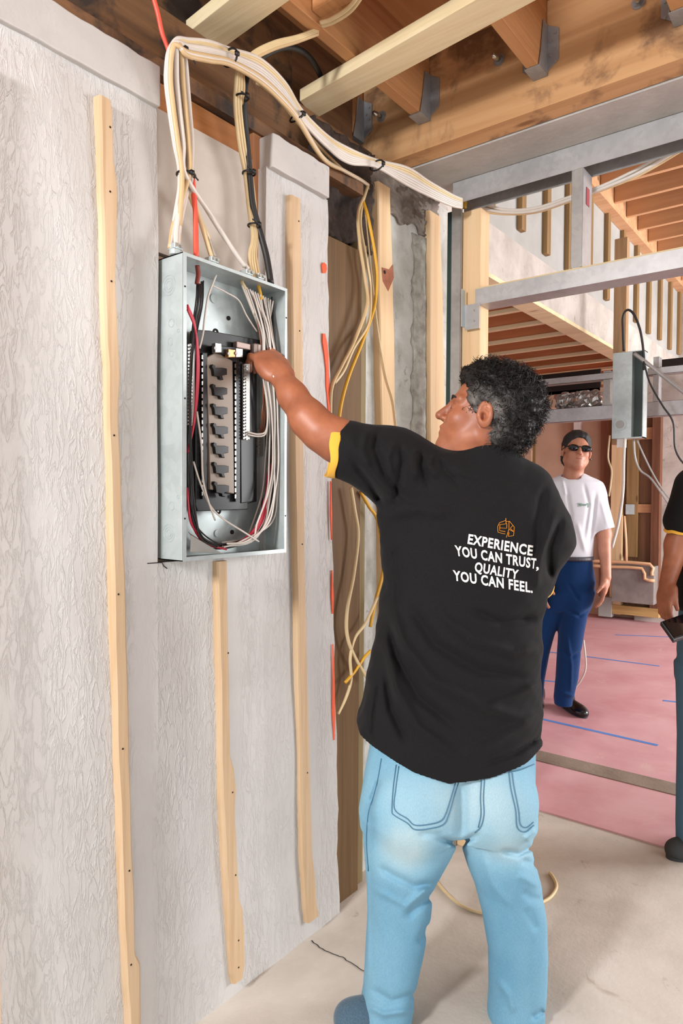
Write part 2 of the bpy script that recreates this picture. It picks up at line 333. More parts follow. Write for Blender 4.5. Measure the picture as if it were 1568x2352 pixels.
# blue tape on the membrane
def tape(a, b, lab):
    p, q = PZ(*a, .0065), PZ(*b, .0065); d = (q-p)/np.linalg.norm(q-p); n = np.array([-d[1], d[0], 0])*.015
    o = MB().prism([p-n, q-n, q+n, p+n], (0, 0, .0007)).obj('tape_strip', m_tape); tag(o, lab, 'tape')
tape((1246, 1652), (1510, 1712), 'long blue tape line on red floor, the nearest one')
tape((1345, 1508), (1514, 1530), 'blue tape line on red floor, middle of the visible lines')
tape((1412, 1458), (1560, 1464), 'blue tape line on red floor farthest back near the tablet')
tape((1522, 1609), (1600, 1617), 'short blue tape mark on red floor at the right edge')
tape((1246, 1563), (1290, 1567), 'short blue tape mark on red floor behind the white-shirted man\'s legs')
tape((1262, 1498), (1290, 1501), 'short faded blue tape mark between the far man\'s legs')
# crack in slab
# ================================================================ FURRING STRIPS ON THE WALL
def strip(edges, x0, x1, mat, label, name='furring_strip', side=.0):
    """edges: (py, pxL, pxR) seen on the front plane x1"""
    ed = []
    for i in range(len(edges)-1):
        (ya, la, ra), (yb, lb, rb) = edges[i], edges[i+1]; k = 4
        for j in range(k): t = j/k; t2 = t*t*(3-2*t); ed.append((ya+(yb-ya)*t, la+(lb-la)*t2, ra+(rb-ra)*t2))
    ed.append(edges[-1]); V = []; Fc = []
    for (y, l, r) in ed:
        a = PX(l, y, x1); b = PX(r, y, x1); b[2] = a[2]
        w = min(.005, (b[1]-a[1])*.2)
        V += [(x0, a[1]-.002, a[2]), (x1-.004, a[1], a[2]), (x1, a[1]+w, a[2]), (x1, b[1]-w, a[2]), (x1-.004, b[1], a[2]), (x0, b[1]+.001, a[2])]
    n = 6
    for i in range(len(ed)-1):
        for k in range(n): a = i*n+k; b = i*n+(k+1) % n; Fc.append((a, b, b+n, a+n))
    Fc += [list(range(n)), list(range(len(V)-n, len(V)))[::-1]]
    o = mk(name, V, Fc, mat)
    bm = bmesh.new(); bm.from_mesh(o.data); bmesh.ops.recalc_face_normals(bm, faces=bm.faces); bm.to_mesh(o.data); bm.free()
    return tag(o, label, 'wood strip')
strip([(216, 229, 256), (240, 229, 260), (330, 232, 262), (430, 233, 272), (520, 237, 270), (640, 239, 267), (770, 243, 273), (850, 248, 277), (950, 248, 274), (1100, 254, 280), (1400, 262, 291), (1700, 268, 298), (1900, 277, 303), (2110, 283, 311), (2200, 288, 312), (2240, 290, 324), (2345, 297, 325), (2420, 300, 327), (2600, 306, 332)],
      -.006, .019, m_strip, 'long knotty pale pine strip on plaster wall left of the metal panel')
strip([(1290, 499, 523), (1450, 503, 525), (1600, 507, 528), (1740, 508, 530), (1790, 510, 540), (1830, 511, 544), (1880, 514, 541), (1960, 518, 545), (2080, 524, 551), (2120, 526, 560), (2180, 530, 563), (2235, 534, 564), (2262, 538, 560)],
      -.006, .019, m_strip, 'pale pine strip with wavy edge running down from under the metal panel')
strip([(446, 668, 692), (600, 669, 694), (800, 672, 697), (1000, 676, 699), (1250, 680, 701), (1500, 686, 706), (1800, 692, 714), (1950, 697, 718), (2080, 704, 728), (2122, 708, 733)],
      -.006, .019, m_strip, 'pale pine strip on plaster wall just right of the metal panel')
strip([(2620, 2, 9), (2400, -3, 4), (2200, -8, 2), (1700, -24, -8), (900, -44, -26), (120, -60, -42)], -.006, .019, m_strip, 'sliver of pine strip at the lower left edge of the photo')
def nails(o, pts, x=.0192):
    for px, py in pts: q = PX(px, py, x); MB().tube([q-[.001, 0, 0], q+[.0006, 0, 0]], .0024, 8).obj('nail_head', m_dark, o)
fs = [o for o in bpy.data.objects if o.name.startswith('furring_strip')]; fs.sort(key=lambda o: o.name)
nails(fs[0], [(253, 292), (253, 440), (256, 646), (262, 1000), (272, 1365), (282, 1720), (297, 2000), (301, 2216)])
nails(fs[1], [(534, 1820), (524, 1500), (541, 2010), (548, 2160), (548, 2222)])
nails(fs[2], [(688, 760), (686, 508), (706, 1775), (694, 1250)])
bx = lambda n, lo, hi, m, lab, cat, group=None, bev=.002: tag(box(n, lo, hi, m, bev=bev), lab, cat, group)
# brown stud at right of recess
bx('wall_stud', (-.13, 1.385, 1.9), (-.03, 1.422, 2.42), wood('reddish_stud', srgb(186, 128, 88), srgb(150, 98, 64), 2), 'short reddish brown stud above the panel at the recess edge', 'wood stud')
# dark treated posts at the wall's end
pa, pb = PX(760, 1100, -.06), PX(800, 1100, -.06); pc = PX(838, 1100, -.06)
bx('timber_post', (-.084, 1.70, 0), (-.03, pb[1]+.03, 2.22), m_treated, 'dark brown treated timber post at the end of the plaster wall', 'wood post')
bx('timber_post', (-.084, pb[1]+.032, 0), (-.05, pc[1]-.012, 2.26), m_treated2, 'greenish treated timber post between dark post and block wall', 'wood post')
# strips on block wall
strip([(415, 868, 897), (620, 870, 903), (800, 873, 907), (1000, 877, 909), (1300, 880, 913), (2000, 890, 925)], -.085, -.055, m_pine_z, 'pine strip with a red knot on grey block wall behind the man', side=1)
strip([(482, 986, 1012), (700, 986, 1018), (900, 987, 1022), (1200, 990, 1026), (1900, 1000, 1036)], -.085, -.055, m_pine_z, 'pine strip on grey block wall beside the steel stud')
# red knot on strip, concrete ragged edge column
o = MB().prism([PX(x, y, -.0545) for x, y in ((876, 614), (893, 619), (902, 607), (904, 638), (891, 669), (879, 646))], (.0008, 0, 0)).obj('wood_knot', plain('red_knot', srgb(158, 92, 62), .7, 0, .25, 40)); tag(o, 'reddish knot on the pine strip behind the man', 'wood knot')
q = PX(883, 625, -.0535); MB().tube([q, q+[.0006, 0, 0]], .007, 10).obj('dark_core', m_dark, o)
poly = [PX(x, y, -.084) for x, y in ((905, 440), (935, 470), (945, 500), (962, 520), (970, 500), (985, 470), (1000, 430), (960, 400), (915, 410))]
o = MB().prism(poly, (.012, 0, 0)).obj('mortar_patch', concrete('rough_mortar', srgb(120, 106, 94), srgb(80, 68, 60), 20, .95, 1.0), bev=.004); tag(o, 'rough dark mortar patch at the top of the block wall', 'mortar patch')
# cement column between strips (lumpy)
V = []; Fc = []; ny, nz = 8, 90
a0, a1 = PX(944, 1100, -.082)[1], PX(984, 1100, -.082)[1]
for i in range(nz+1):
    z = 0+2.42*i/nz
    for j in range(ny+1):
        yy = a0+(a1-a0)*j/ny+(.010*math.sin(i*.9)+.006*math.sin(i*2.7) if j == 0 else 0)
        V.append((-.082+.012*math.sin(math.pi*j/ny)+.004*random.random(), yy, z))
for i in range(nz):
    for j in range(ny): a = i*(ny+1)+j; Fc.append((a, a+1, a+ny+2, a+ny+1))
o = mk('cement_band', V, Fc, concrete('lumpy_cement', srgb(186, 184, 174), srgb(140, 134, 124), 25, .95, 1.2, 50), smooth=True); o.modifiers.new('s', 'SOLIDIFY').thickness = .01
tag(o, 'lumpy grey cement band on block wall between two pine strips', 'cement')
# orange spray paint at the wall edge
def paint(pts, lab, w=4):
    poly = []; n = len(pts)
    for i, (x, y, ww) in enumerate(pts): poly.append(PX(x-ww, y, .0062))
    for (x, y, ww) in pts[::-1]: poly.append(PX(x+ww, y, .0062))
    o = MB().prism(poly, (-.004, 0, 0)).obj('paint_mark', m_orange); tag(o, lab, 'paint mark')
paint([(744, 603, 1), (745, 608, 5), (746, 618, 5), (745, 627, 3)], 'small orange spray paint dab near the top of the wall edge')
paint([(744, 766, 2.5), (746, 785, 5), (750, 815, 4.5), (752, 850, 3), (753, 885, 4), (755, 930, 2), (757, 960, 1)], 'long orange spray paint mark on the plaster wall edge above the arm')
paint([(760, 1105, .6), (761, 1180, 1.8), (762, 1240, .5)], 'thin orange paint trace on the wall edge just below the black sleeve')
paint([(763, 1310, .5), (764, 1370, 2.4), (765, 1410, .5)], 'thin orange paint trace on the wall edge at the level of the lettering')
paint([(765, 1480, .4), (767, 1560, 1.5), (767, 1640, 2.6), (768, 1700, .4)], 'thin orange paint trace low on the plaster wall edge')
# ================================================================ NEAR CEILING: joists, planks, hangers, header beam
JX = [.10, .52, .93, 1.34, 1.75]
labs = ['orange floor joist nearest the plaster wall', 'orange floor joist hanging over the man\'s head', 'orange floor joist second from the right edge above the header', 'orange floor joist at the top right corner', 'orange floor joist overhead beyond the top right corner']
for x, lb in zip(JX, labs): bx('ceiling_joist', (x-.019, -1.6, 2.70), (x+.019, 2.095, 2.93), m_joist, lb, 'joist')
bx('ceiling_joist', (-.205, -1.6, 2.72), (-.167, 2.095, 2.93), m_joist, 'shadowed floor joist directly above the wall ledger', 'joist')
bx('blocking', (.121, 1.46, 2.72), (.499, 1.498, 2.92), m_joist, 'orange wood blocking between two overhead joists', 'wood block')
bx('header_beam', (-.6, 2.10, 2.605), (3.6, 2.185, 2.93), m_beam, 'long water-stained orange wooden header beam carrying the joists', 'beam')
def plank(y0, y1, x0, x1, z, lab, sk=.02):
    o = MB().prism([(x0, y0, z-.038), (x1, y0-.05, z-.038), (x1, y1-.05, z-.038), (x0+sk, y1, z-.038)], (0, 0, .038)).obj('ceiling_plank', m_pine_x, bev=.002); return tag(o, lab, 'plank')
def plank2(tl, bl, tr, br, ext, lab):
    z = 2.661; A, B_, C_, D_ = [PZ(*q, z) for q in (tl, bl, tr, br)]; d1 = (C_-A)/np.linalg.norm(C_-A); d2 = (D_-B_)/np.linalg.norm(D_-B_); d = d1+d2; d /= np.linalg.norm(d)
    return tag(MB().prism([A, B_, B_+d*ext, A+d*ext], (0, 0, .038)).obj('ceiling_plank', m_pine_x, bev=.002), lab, 'plank')
plank2((688, 232), (722, 274), (1060, 16), (1060, 94), 2.2, 'pale pine plank with printed stamp nailed under the joists, the longer one')
plank2((419, 84), (519, 106), (524, 0), (668, 0), 1.9, 'pale pine plank under the joists at top left above the white cable bundle')
# stamp on plank
st = MB()
for j in range(3):
    for i in range(6):
        q = PZ(1006+i*7+j*4, 62+i*4+j*9-i*2, 2.6614); st.box(q-[.002, .0035, .0003], q+[.002, .0035, .0003])
tag(st.obj('ink_stamp', plain('grey_ink', srgb(160, 144, 112), .8)), 'faint grey ink stamp on the long pine plank', 'stamp')
# joist hangers
def hanger(x, z0, lab):
    t = thing('joist_hanger', lab, 'joist hanger', (x, 2.09, z0))
    MB().box((x-.024, 2.03, z0-.004), (x+.024, 2.098, z0-.001)).obj('seat', m_hanger, t)
    for s in (-1, 1):
        w = MB(); xa = x+s*.0225
        w.prism([(xa-.0012, 2.03, z0), (xa-.0012, 2.098, z0), (xa-.0012, 2.098, z0+.15), (xa-.0012, 2.06, z0+.15), (xa-.0012, 2.045, z0+.06)], (.0024, 0, 0))
        w.obj('side_plate', m_hanger, t)
        f = MB(); f.prism([(xa, 2.0975, z0+.01), (xa+s*.036, 2.0975, z0+.035), (xa+s*.036, 2.0975, z0+.13), (xa, 2.0975, z0+.15)], (0, -.0025, 0)).obj('flange', m_hanger, t)
        for k in range(5):
            c = np.array([xa+s*(.012 if k % 2 else .025), 2.094, z0+.03+.022*k]); MB().cyl(c, c-[0, .003, 0], .0045, 8).obj('nail_head', m_galvd, t)
hanger(.10, 2.70, 'grey joist hanger on header beam under the joist nearest the wall')
hanger(.52, 2.70, 'grey joist hanger on header beam above the man\'s head')
hanger(.93, 2.70, 'grey joist hanger on header beam near the top right corner')
hanger(-.186, 2.71, 'shadowed dark joist hanger where the header meets the wall')
def bolt(px, py, lab):
    q = PY(px, py, 2.10); t = thing('bolt', lab, 'bolt', q)
    MB().cyl(q, q+[.008, -.06, -.016], .0085, 12).obj('shank', m_bright, t, True); MB().cyl(q, q+[0, -.01, 0], .014, 6).obj('nut', m_hanger, t); MB().cyl(q, q+[0, -.003, 0], .02, 16).obj('washer', m_galvd, t)
bolt(1146, 138, 'shiny bolt in header beam beside the hanger above the man'); bolt(876, 268, 'shiny bolt in header beam near the wall corner'); bolt(1466, 6, 'shiny bolt in header beam at the top right of the photo')
# ledgers along the wall top
bx('wall_plate', (-.159, -1.6, 2.405), (-.02, 1.9, 2.445), m_ledger, 'dark water-stained wall plate running on top of the plaster wall', 'wood plate')
bx('ledger_board', (-.159, -1.6, 2.45), (-.128, 2.098, 2.66), m_ledger, 'dark blotchy ledger board high on the wall behind the cable bundle', 'ledger')
bx('ledger_board', (-.13, YN0-.05, 2.33), (-.045, 1.72, 2.403), m_ledger2, 'orange brown board strip above the white recess board', 'board')
def lumpy(name, y0, y1, z0, z1, x, amp, edge, mat, lab, cat, n=34):
    V = []; Fc = []; r_ = random.Random(5); ph = [r_.uniform(0, 6) for _ in range(6)]
    for i in range(n+1):
        zb_ = z0+edge*(math.sin(i*.5+ph[0])+.6*math.sin(i*1.3+ph[1])+.4*r_.uniform(-1, 1))
        for j in range(n+1):
            V.append((x+amp*(math.sin(i*.7+ph[2]+j*.3)*math.sin(j*.8+ph[3])+.6*r_.uniform(-1, 1)), y0+(y1-y0)*i/n, zb_+(z1-zb_)*j/n))
    for i in range(n):
        for j in range(n): a = i*(n+1)+j; Fc.append((a, a+n+1, a+n+2, a+1))
    o = mk(name, V, Fc, mat, None, True); o.modifiers.new('s', 'SOLIDIFY').thickness = .02; return tag(o, lab, cat)
lumpy('charred_board', 1.69, 2.02, 2.245, 2.60, -.066, .007, .007, concrete('charred_dark_wood', srgb(74, 58, 48), srgb(36, 28, 26), 10, .95, .9, 50, (.62, srgb(112, 62, 42))), 'blackened crumbling wood in the dark wall corner above the treated posts', 'board')
lumpy('mortar_strip', 2.0, 2.5, 2.44, 2.60, -.072, .005, .012, concrete('dirty_mortar', srgb(150, 140, 130), srgb(96, 86, 78), 14, .95, .8), 'rough grey mortar strip at the top of the block wall', 'mortar')
# ================================================================ STEEL FRAMING
YF = 2.38
def channel(name, a, b, w, d, mat, parent, lip=.002, open_dir=(0, 0, 1)):
    pass
def track(name, x0, x1, z0, z1, lab, up=True):
    t = thing(name, lab, 'steel track', ((x0+x1)/2, YF, z0)); th = .0015
    zz = (z0, z0+th) if up else (z1-th, z1)
    MB().box((x0, YF, zz[0]), (x1, YF+.09, zz[1])).obj('web', m_galv, t)
    MB().box((x0, YF-th, z0), (x1, YF, z1)).obj('flange', m_galv, t); MB().box((x0, YF+.09, z0), (x1, YF+.09+th, z1)).obj('flange', m_galvd, t)
    return t
track('steel_track', .06, 3.4, 2.515, 2.598, 'shiny galvanised top track under the grey lintel', False)
zt = PY(1075, 668, YF)[2]
t = track('steel_track', .16, 3.4, zt-.060, zt, 'shiny galvanised horizontal track across the opening at mid height', True)
MB().box((.165, YF+.002, zt-.055), (3.4, YF+.088, zt+.006)).obj('wood_filler', m_pine_x, t)
# clip at its end
c = PY(1084, 700, YF-.004); t = thing('steel_clip', 'small galvanised clip holding the middle track to the pine post', 'clip', c)
MB().box((c[0]-.03, YF-.006, zt-.15), (c[0]+.032, YF-.003, zt-.055)).obj('plate', m_galv, t); MB().box((c[0]-.033, YF-.03, zt-.14), (c[0]-.03, YF-.003, zt+.002)).obj('bent_leg', m_panel, t)
for dz in (.03, .07): MB().cyl((c[0]+.01, YF-.006, zt-.15+dz), (c[0]+.01, YF-.009, zt-.15+dz), .004, 8).obj('screw', m_hanger, t)
def stud(name, x, z0, z1, lab, w=.04, face=1, d=.09, y=YF, th=.0012):
    t = thing(name, lab, 'steel stud', (x+w/2, y, z0))
    MB().box((x, y, z0), (x+w, y+th, z1)).obj('flange', m_galvd, t); MB().box((x, y+d, z0), (x+w, y+d+th, z1)).obj('flange', m_galvd, t)
    xw = x if face < 0 else x+w; MB().box((xw-th/2, y, z0), (xw+th/2, y+d, z1)).obj('web', m_galv, t)
    xl = x+w if face < 0 else x; MB().box((xl-th/2, y, z0), (xl+th/2, y+.012, z1)).obj('lip', m_galvd, t); return t
xa = PY(1036, 640, YF)[0]; xb = PY(1057, 640, YF)[0]
stud('steel_stud', xa, 0, 2.515, 'full height steel stud beside the pine post behind the man', xb-xa, -1)
MB().box((xa-.03, YF+.02, 0), (xa-.002, YF+.09, 2.5)).obj('steel_stud', plain('dark_green_steel', srgb(56, 74, 70), .4, .6)); tag(bpy.data.objects['steel_stud.001'] if 'steel_stud.001' in bpy.data.objects else bpy.data.objects['steel_stud'], 'dark green steel stud hidden in the corner beside the grey stud', 'steel stud')
xa = PY(1312, 470, YF)[0]; xb = PY(1338, 470, YF)[0]
stud('steel_stud', xa, zt+.007, 2.515, 'short steel stud standing on the middle track right of the man', xb-xa, 1)
q = PY(1346, 455, YF+.05); o = MB().box((xb+.001, YF+.03, q[2]-.03), (xb+.003, YF+.06, q[2]+.03)).obj('red_tag', plain('dark_red_plastic', srgb(150, 40, 56), .5)); tag(o, 'small dark red tag on the short steel stud', 'tag')
xa = PY(1059, 640, 2.40)[0]; xb = PY(1103, 640, 2.40)[0]
bx('pine_post', (xa, 2.40, 0), (xb, 2.476, PY(1080, 482, 2.40)[2]), m_pine_z, 'clean pine post with angled top beside the steel stud', 'wood post', bev=.005)
# ================================================================ ROOM BEYOND
nm = ['first', 'second', 'third', 'fourth', 'fifth', 'sixth', 'seventh', 'eighth', 'ninth', 'tenth', 'eleventh', 'twelfth', 'thirteenth', 'fourteenth']
k = 0
for i in range(13):
    y = 3.05+.406*i
    if y > 8: break
    o = bx('ceiling_joist', (-3.6, y-.012, 2.625), (-.43, y+.012, 2.80), m_farply, nm[i]+' joist from the front of the low orange ceiling past the steel framing', 'joist', 'joists of the low ceiling beyond the partition', 0)
    MB().box((-3.6, y-.022, 2.60), (-.43, y+.022, 2.625)).obj('flange', m_pine_x, o)['label'] = 'pale bottom flange'
# battens on the upper wall
bl = [(1123, 430, 500), (1195, 380, 542), (1253, 380, 586), (1303, 330, 596), (1378, 400, 640), (1413, 400, 650), (1440, 560, 730)]
nm = ['first', 'second', 'third', 'fourth', 'fifth', 'sixth', 'seventh', 'eighth', 'ninth', 'tenth', 'eleventh', 'twelfth', 'thirteenth', 'fourteenth']
ybs = [PX(x, 500, -.30)[1] for x in (1123, 1195, 1253, 1303, 1352)]
yy = ybs[:]
while yy[-1] < 7.9: yy.append(yy[-1]+.42)
zb = [2.95, 2.93, 2.92, 2.90, 2.90]
for i, y in enumerate(yy[:13]):
    bx('wall_batten', (-.311, y-.032, zb[min(i, 4)]+(.02 if i % 2 else 0)), (-.275, y+.032, 3.62), m_batten, nm[i]+' brown batten from the near end of the white upper wall', 'batten', 'battens on the white upper wall', .006)
# upper ledger and joists
bx('upper_ledger', (-.309, 4.5, 3.58), (-.22, 8.15, 3.86), m_farwood, 'pale orange ledger beam at the top of the battened white wall', 'beam')
for i in range(11):
    y = 4.75+.33*i
    if y > 8.1: break
    bx('upper_joist', (-.215, y-.019, 3.62), (4.1, y+.019, 3.84), m_farwood, nm[i]+' joist from the front in the high ceiling at upper right', 'joist', 'joists of the high ceiling', 0)
bx('upper_beam', (.02, 4.0, 3.86), (.09, 8.1, 4.08), m_farwood, 'orange beam crossing over the high ceiling joists', 'beam')
slab('ceiling_upper_deck', (-.3, 4.2, 3.86), (4.1, 8.15, 3.9), plain('dark_brown_deck', srgb(112, 74, 50), .9, 0, .3, 4))  # dark brown base colour with random variation
# steel frame farther back carrying the second box
Y2 = 5.4
def farbox(n, px0, py0, px1, py1, y, d, mat, lab, cat, bev=.002):
    a, b = PY(px0, py0, y), PY(px1, py1, y); m = PY((px0+px1)/2, (py0+py1)/2, y)
    o = box(n, (min(a[0], b[0]), y, min(a[2], b[2])), (max(a[0], b[0]), y+d, max(a[2], b[2])), mat, bev=bev); return tag(o, lab, cat)
zlo, zhi = PY(1404, 962, Y2)[2], PY(1404, 930, Y2)[2]
x0, x1 = -3.3, 2.6
def ftrack(z0, z1, lab, y=Y2):
    t = thing('steel_track', lab, 'steel track', (0, y, z0))
    MB().box((x0, y, z0), (x1, y+.002, z1)).obj('flange', m_galv, t); MB().box((x0, y, z1-.002), (x1, y+.09, z1)).obj('web', m_galv, t); MB().box((x0, y, z0), (x1, y+.09, z0+.002)).obj('web', m_galvd, t)
ftrack(zlo, zhi, 'grey steel track behind the head of the man in white')
z3 = PY(1380, 872, Y2)[2]
ftrack(z3, z3+.05, 'upper steel track of the partition frame far behind')
farbox('steel_stud', 1385, 852, 1400, 935, Y2+.01, .08, m_galvd, 'short far steel stud beside the second electrical box', 'steel stud')
farbox('steel_stud', 1500, 820, 1512, 925, Y2+.01, .08, m_galv, 'short far steel stud right of the second electrical box', 'steel stud')
o = MB(); a = PY(1278, 940, Y2+.1); b = PY(1384, 905, Y2+.1)
V = []; Fc = []; n1, n2 = 26, 10
for i in range(n1+1):
    for j in range(n2+1): V.append((a[0]+(b[0]-a[0])*i/n1, Y2+.1+.03*random.random()-.03*math.sin(math.pi*j/n2), zhi+(b[2]-zhi+.02)*j/n2))
for i in range(n1):
    for j in range(n2): q = i*(n2+1)+j; Fc.append((q, q+1, q+n2+2, q+n2+1))
o = mk('foil_duct', V, Fc, m_foil); o.modifiers.new('s', 'SOLIDIFY').thickness = .03; tag(o, 'crinkled silver foil duct lying on the far steel track', 'duct')
farbox('dark_strip', 1180, 868, 1378, 898, 6.1, .03, m_dark, 'black strip in place of the dark opening below the low orange ceiling', 'board')  # black strip painted in for the darkness of an opening, not a board
farbox('dark_strip', 1500, 828, 1640, 850, 6.1, .03, m_dark, 'black strip at right beyond the second electrical box', 'board')
slab('wall_far_panel', (-2.95, 6.1, PY(1300, 935, 6.1)[2]), (-.3, 6.14, PY(1300, 897, 6.1)[2]), m_tanply)
slab('wall_far_right', (-.3, 6.1, PY(1530, 930, 6.1)[2]-.02), (3.0, 6.14, PY(1530, 850, 6.1)[2]), m_cgrey)
# hanging wooden stud and the second box on it
Y3 = 5.0
a = PY(1404, 1015, Y3); b = PY(1438, 548, Y3)
bx('wood_stud', (a[0], Y3, a[2]-.02), (PY(1438, 700, Y3)[0], Y3+.06, PY(1410, 550, Y3)[2]), wood('grey_brown_stud', srgb(196, 160, 120), srgb(156, 122, 88), 2), 'tall hanging wooden stud carrying the second electrical box', 'wood stud')
a = PY(1404, 1008, Y3-.1); b = PY(1452, 806, Y3-.1); c = PY(1474, 900, Y3-.1)
t = thing('junction_box', 'second grey steel electrical box hung on a stud beyond the man', 'electrical box', ((a[0]+c[0])/2, Y3, a[2])); X0, X1 = a[0], PY(1470, 900, Y3-.1)[0]; Z0, Z1 = a[2], b[2]
XM = b[0]
MB().box((X0, Y3-.10, Z0), (XM, Y3-.002, Z1)).obj('side_panel', m_panel, t, bev=.002)
MB().box((XM, Y3-.10, Z0), (X1+.02, Y3-.002, Z0+.006)).box((XM, Y3-.10, Z1-.006), (X1+.02, Y3-.002, Z1)).box((X1+.015, Y3-.10, Z0), (X1+.02, Y3-.002, Z1)).obj('rim', m_panel, t)
MB().box((XM, Y3-.03, Z0+.006), (X1+.015, Y3-.01, Z1-.006)).obj('interior', plain('dark_panel_interior', srgb(62, 72, 68), .5, .3), t)
kc = PY(1424, 975, Y3-.1); MB().cyl(kc, kc-[0, .006, 0], .04, 20).obj('knockout', m_panel, t); MB().cyl(kc-[0, .006, 0], kc-[0, .009, 0], .028, 20).obj('knockout', m_galvd, t)
MB().box((X0+.03, Y3-.08, Z0-.06), (X0+.08, Y3-.03, Z0)).obj('connector', m_whitep, t)
def fc(pts, y, r, mat, lab, name='electrical_cable'):
    return tag(cable(name, [PY(px, py, y+(dy[0] if dy else 0)) for px, py, *dy in pts], r, mat), lab, 'cable')
fc([(1432, 806), (1430, 760), (1430, 728), (1440, 712), (1455, 722), (1470, 760), (1478, 815), (1478, 850)], Y3-.12, .008, m_blackc, 'thin dark cable looping above the second electrical box')
fc([(1456, 812), (1480, 830), (1520, 862), (1568, 900), (1620, 940)], Y3-.13, .014, m_galvd, 'grey conduit running right from the second electrical box')
fc([(1478, 830), (1492, 880), (1520, 930), (1545, 970), (1550, 1030), (1570, 1065), (1600, 1080)], Y3-.14, .006, m_blackc, 'thin black cable dangling right of the second electrical box')
fc([(1434, 1008), (1432, 1060), (1430, 1130), (1420, 1200), (1405, 1258)], Y3-.1, .010, m_wcab, 'white cable hanging below the second electrical box')
fc([(1455, 1010), (1458, 1050), (1470, 1080), (1495, 1100), (1530, 1150), (1545, 1175)], Y3-.06, .007, m_galvd, 'grey cable trailing from the second box toward the right')
fc([(1462, 1010), (1480, 1050), (1500, 1090), (1525, 1130), (1560, 1170)], Y3-.08, .006, m_galvd, 'thin grey cable crossing another below the second box')
fc([(1400, 1000), (1396, 1050), (1404, 1080), (1402, 1110), (1398, 1140)], Y3-.1, .006, m_ccab, 'cream cable hanging left of the second electrical box')
fc([(1340, 1470), (1345, 1530), (1335, 1560), (1320, 1580)], 4.75, .006, m_wcab, 'thin white cable reaching the red floor behind the far man')
# far wall furnishings
YB = 8.2
def fb(n, x0, y0, x1, y1, d, mat, lab, cat, back=0.0): return farbox(n, x0, y0, x1, y1, YB-back-d-.002, d, mat, lab, cat)
fb('sheathing_panel', 1405, 950, 1512, 1412, .02, m_brownply, 'brown wood sheathing panel on the far wall behind the pipes', 'panel', .121)
fb('wall_stud', 1380, 950, 1400, 1412, .06, wood('reddish_far_stud', srgb(170, 116, 84), srgb(130, 84, 58), 2), 'reddish far wall stud left of the brown panel', 'wood stud')
fb('wall_stud', 1405, 960, 1425, 1412, .09, m_pine_z, 'pale far wall stud just under the second electrical box', 'wood stud', .142)
fb('wall_stud', 1440, 1010, 1462, 1280, .07, m_batten, 'dull brown far wall stud between pale stud and dark corner', 'wood stud', .142)
fb('wall_stud', 1498, 955, 1510, 1400, .10, wood('dark_red_stud', srgb(130, 82, 56), srgb(92, 56, 36), 2), 'dark red far wall stud beside the grey concrete', 'wood stud', .142)
fb('cross_brace', 1455, 1158, 1500, 1178, .05, m_farwood, 'short orange cross brace between the far wall studs', 'wood brace', .145)
fb('cross_brace', 1425, 985, 1500, 1008, .05, m_farwood, 'upper orange cross brace between the far wall studs', 'wood brace', .145)
fb('valve_box', 1436, 1158, 1456, 1182, .08, m_foil, 'small silver valve on the far wall cross brace', 'valve', .15)
fb('sill_plate', 1400, 1388, 1512, 1420, .10, wood('yellow_sill', srgb(206, 170, 110), srgb(176, 138, 84), 0), 'yellowish wooden sill under the grey tub', 'wood sill', .15)
fb('grey_tub', 1405, 1296, 1500, 1390, .30, m_tub, 'grey tub in front of the brown panel at the far wall', 'tub', .12)
fb('vent_pipe', 1317, 965, 1330, 1060, .08, m_whitep, 'white plastic pipe on far wall above the sunglassed man', 'pipe')
fb('wall_block', 1190, 1010, 1220, 1060, .05, m_tanply, 'tan block on the far wall left of the sunglassed man', 'wood block')
fb('wall_seam', 1220, 940, 1224, 1410, .02, m_batten, 'thin brown vertical batten on the pink plywood far wall', 'batten')
fb('base_post', 1374, 1370, 1403, 1418, .12, m_foam, 'short white post foot at the bottom of the far wall', 'post', .15)
def pipe(pts, lab, mat=None, r=.018): return tag(cable('water_pipe', [PY(x, y, YB-.435) for x, y in pts], r, mat or m_pipe, k=2), lab, 'pipe')
pipe([(1340, 1288), (1402, 1290), (1492, 1296), (1496, 1315), (1497, 1322)], 'upper tan water pipe above the grey tub')
pipe([(1340, 1298), (1402, 1302), (1474, 1306), (1480, 1330), (1503, 1334)], 'lower tan water pipe bending beside the grey tub')
pipe([(1433, 1185), (1437, 1240), (1438, 1290)], 'vertical tan pipe rising from the pipes to the silver valve', None, .014)
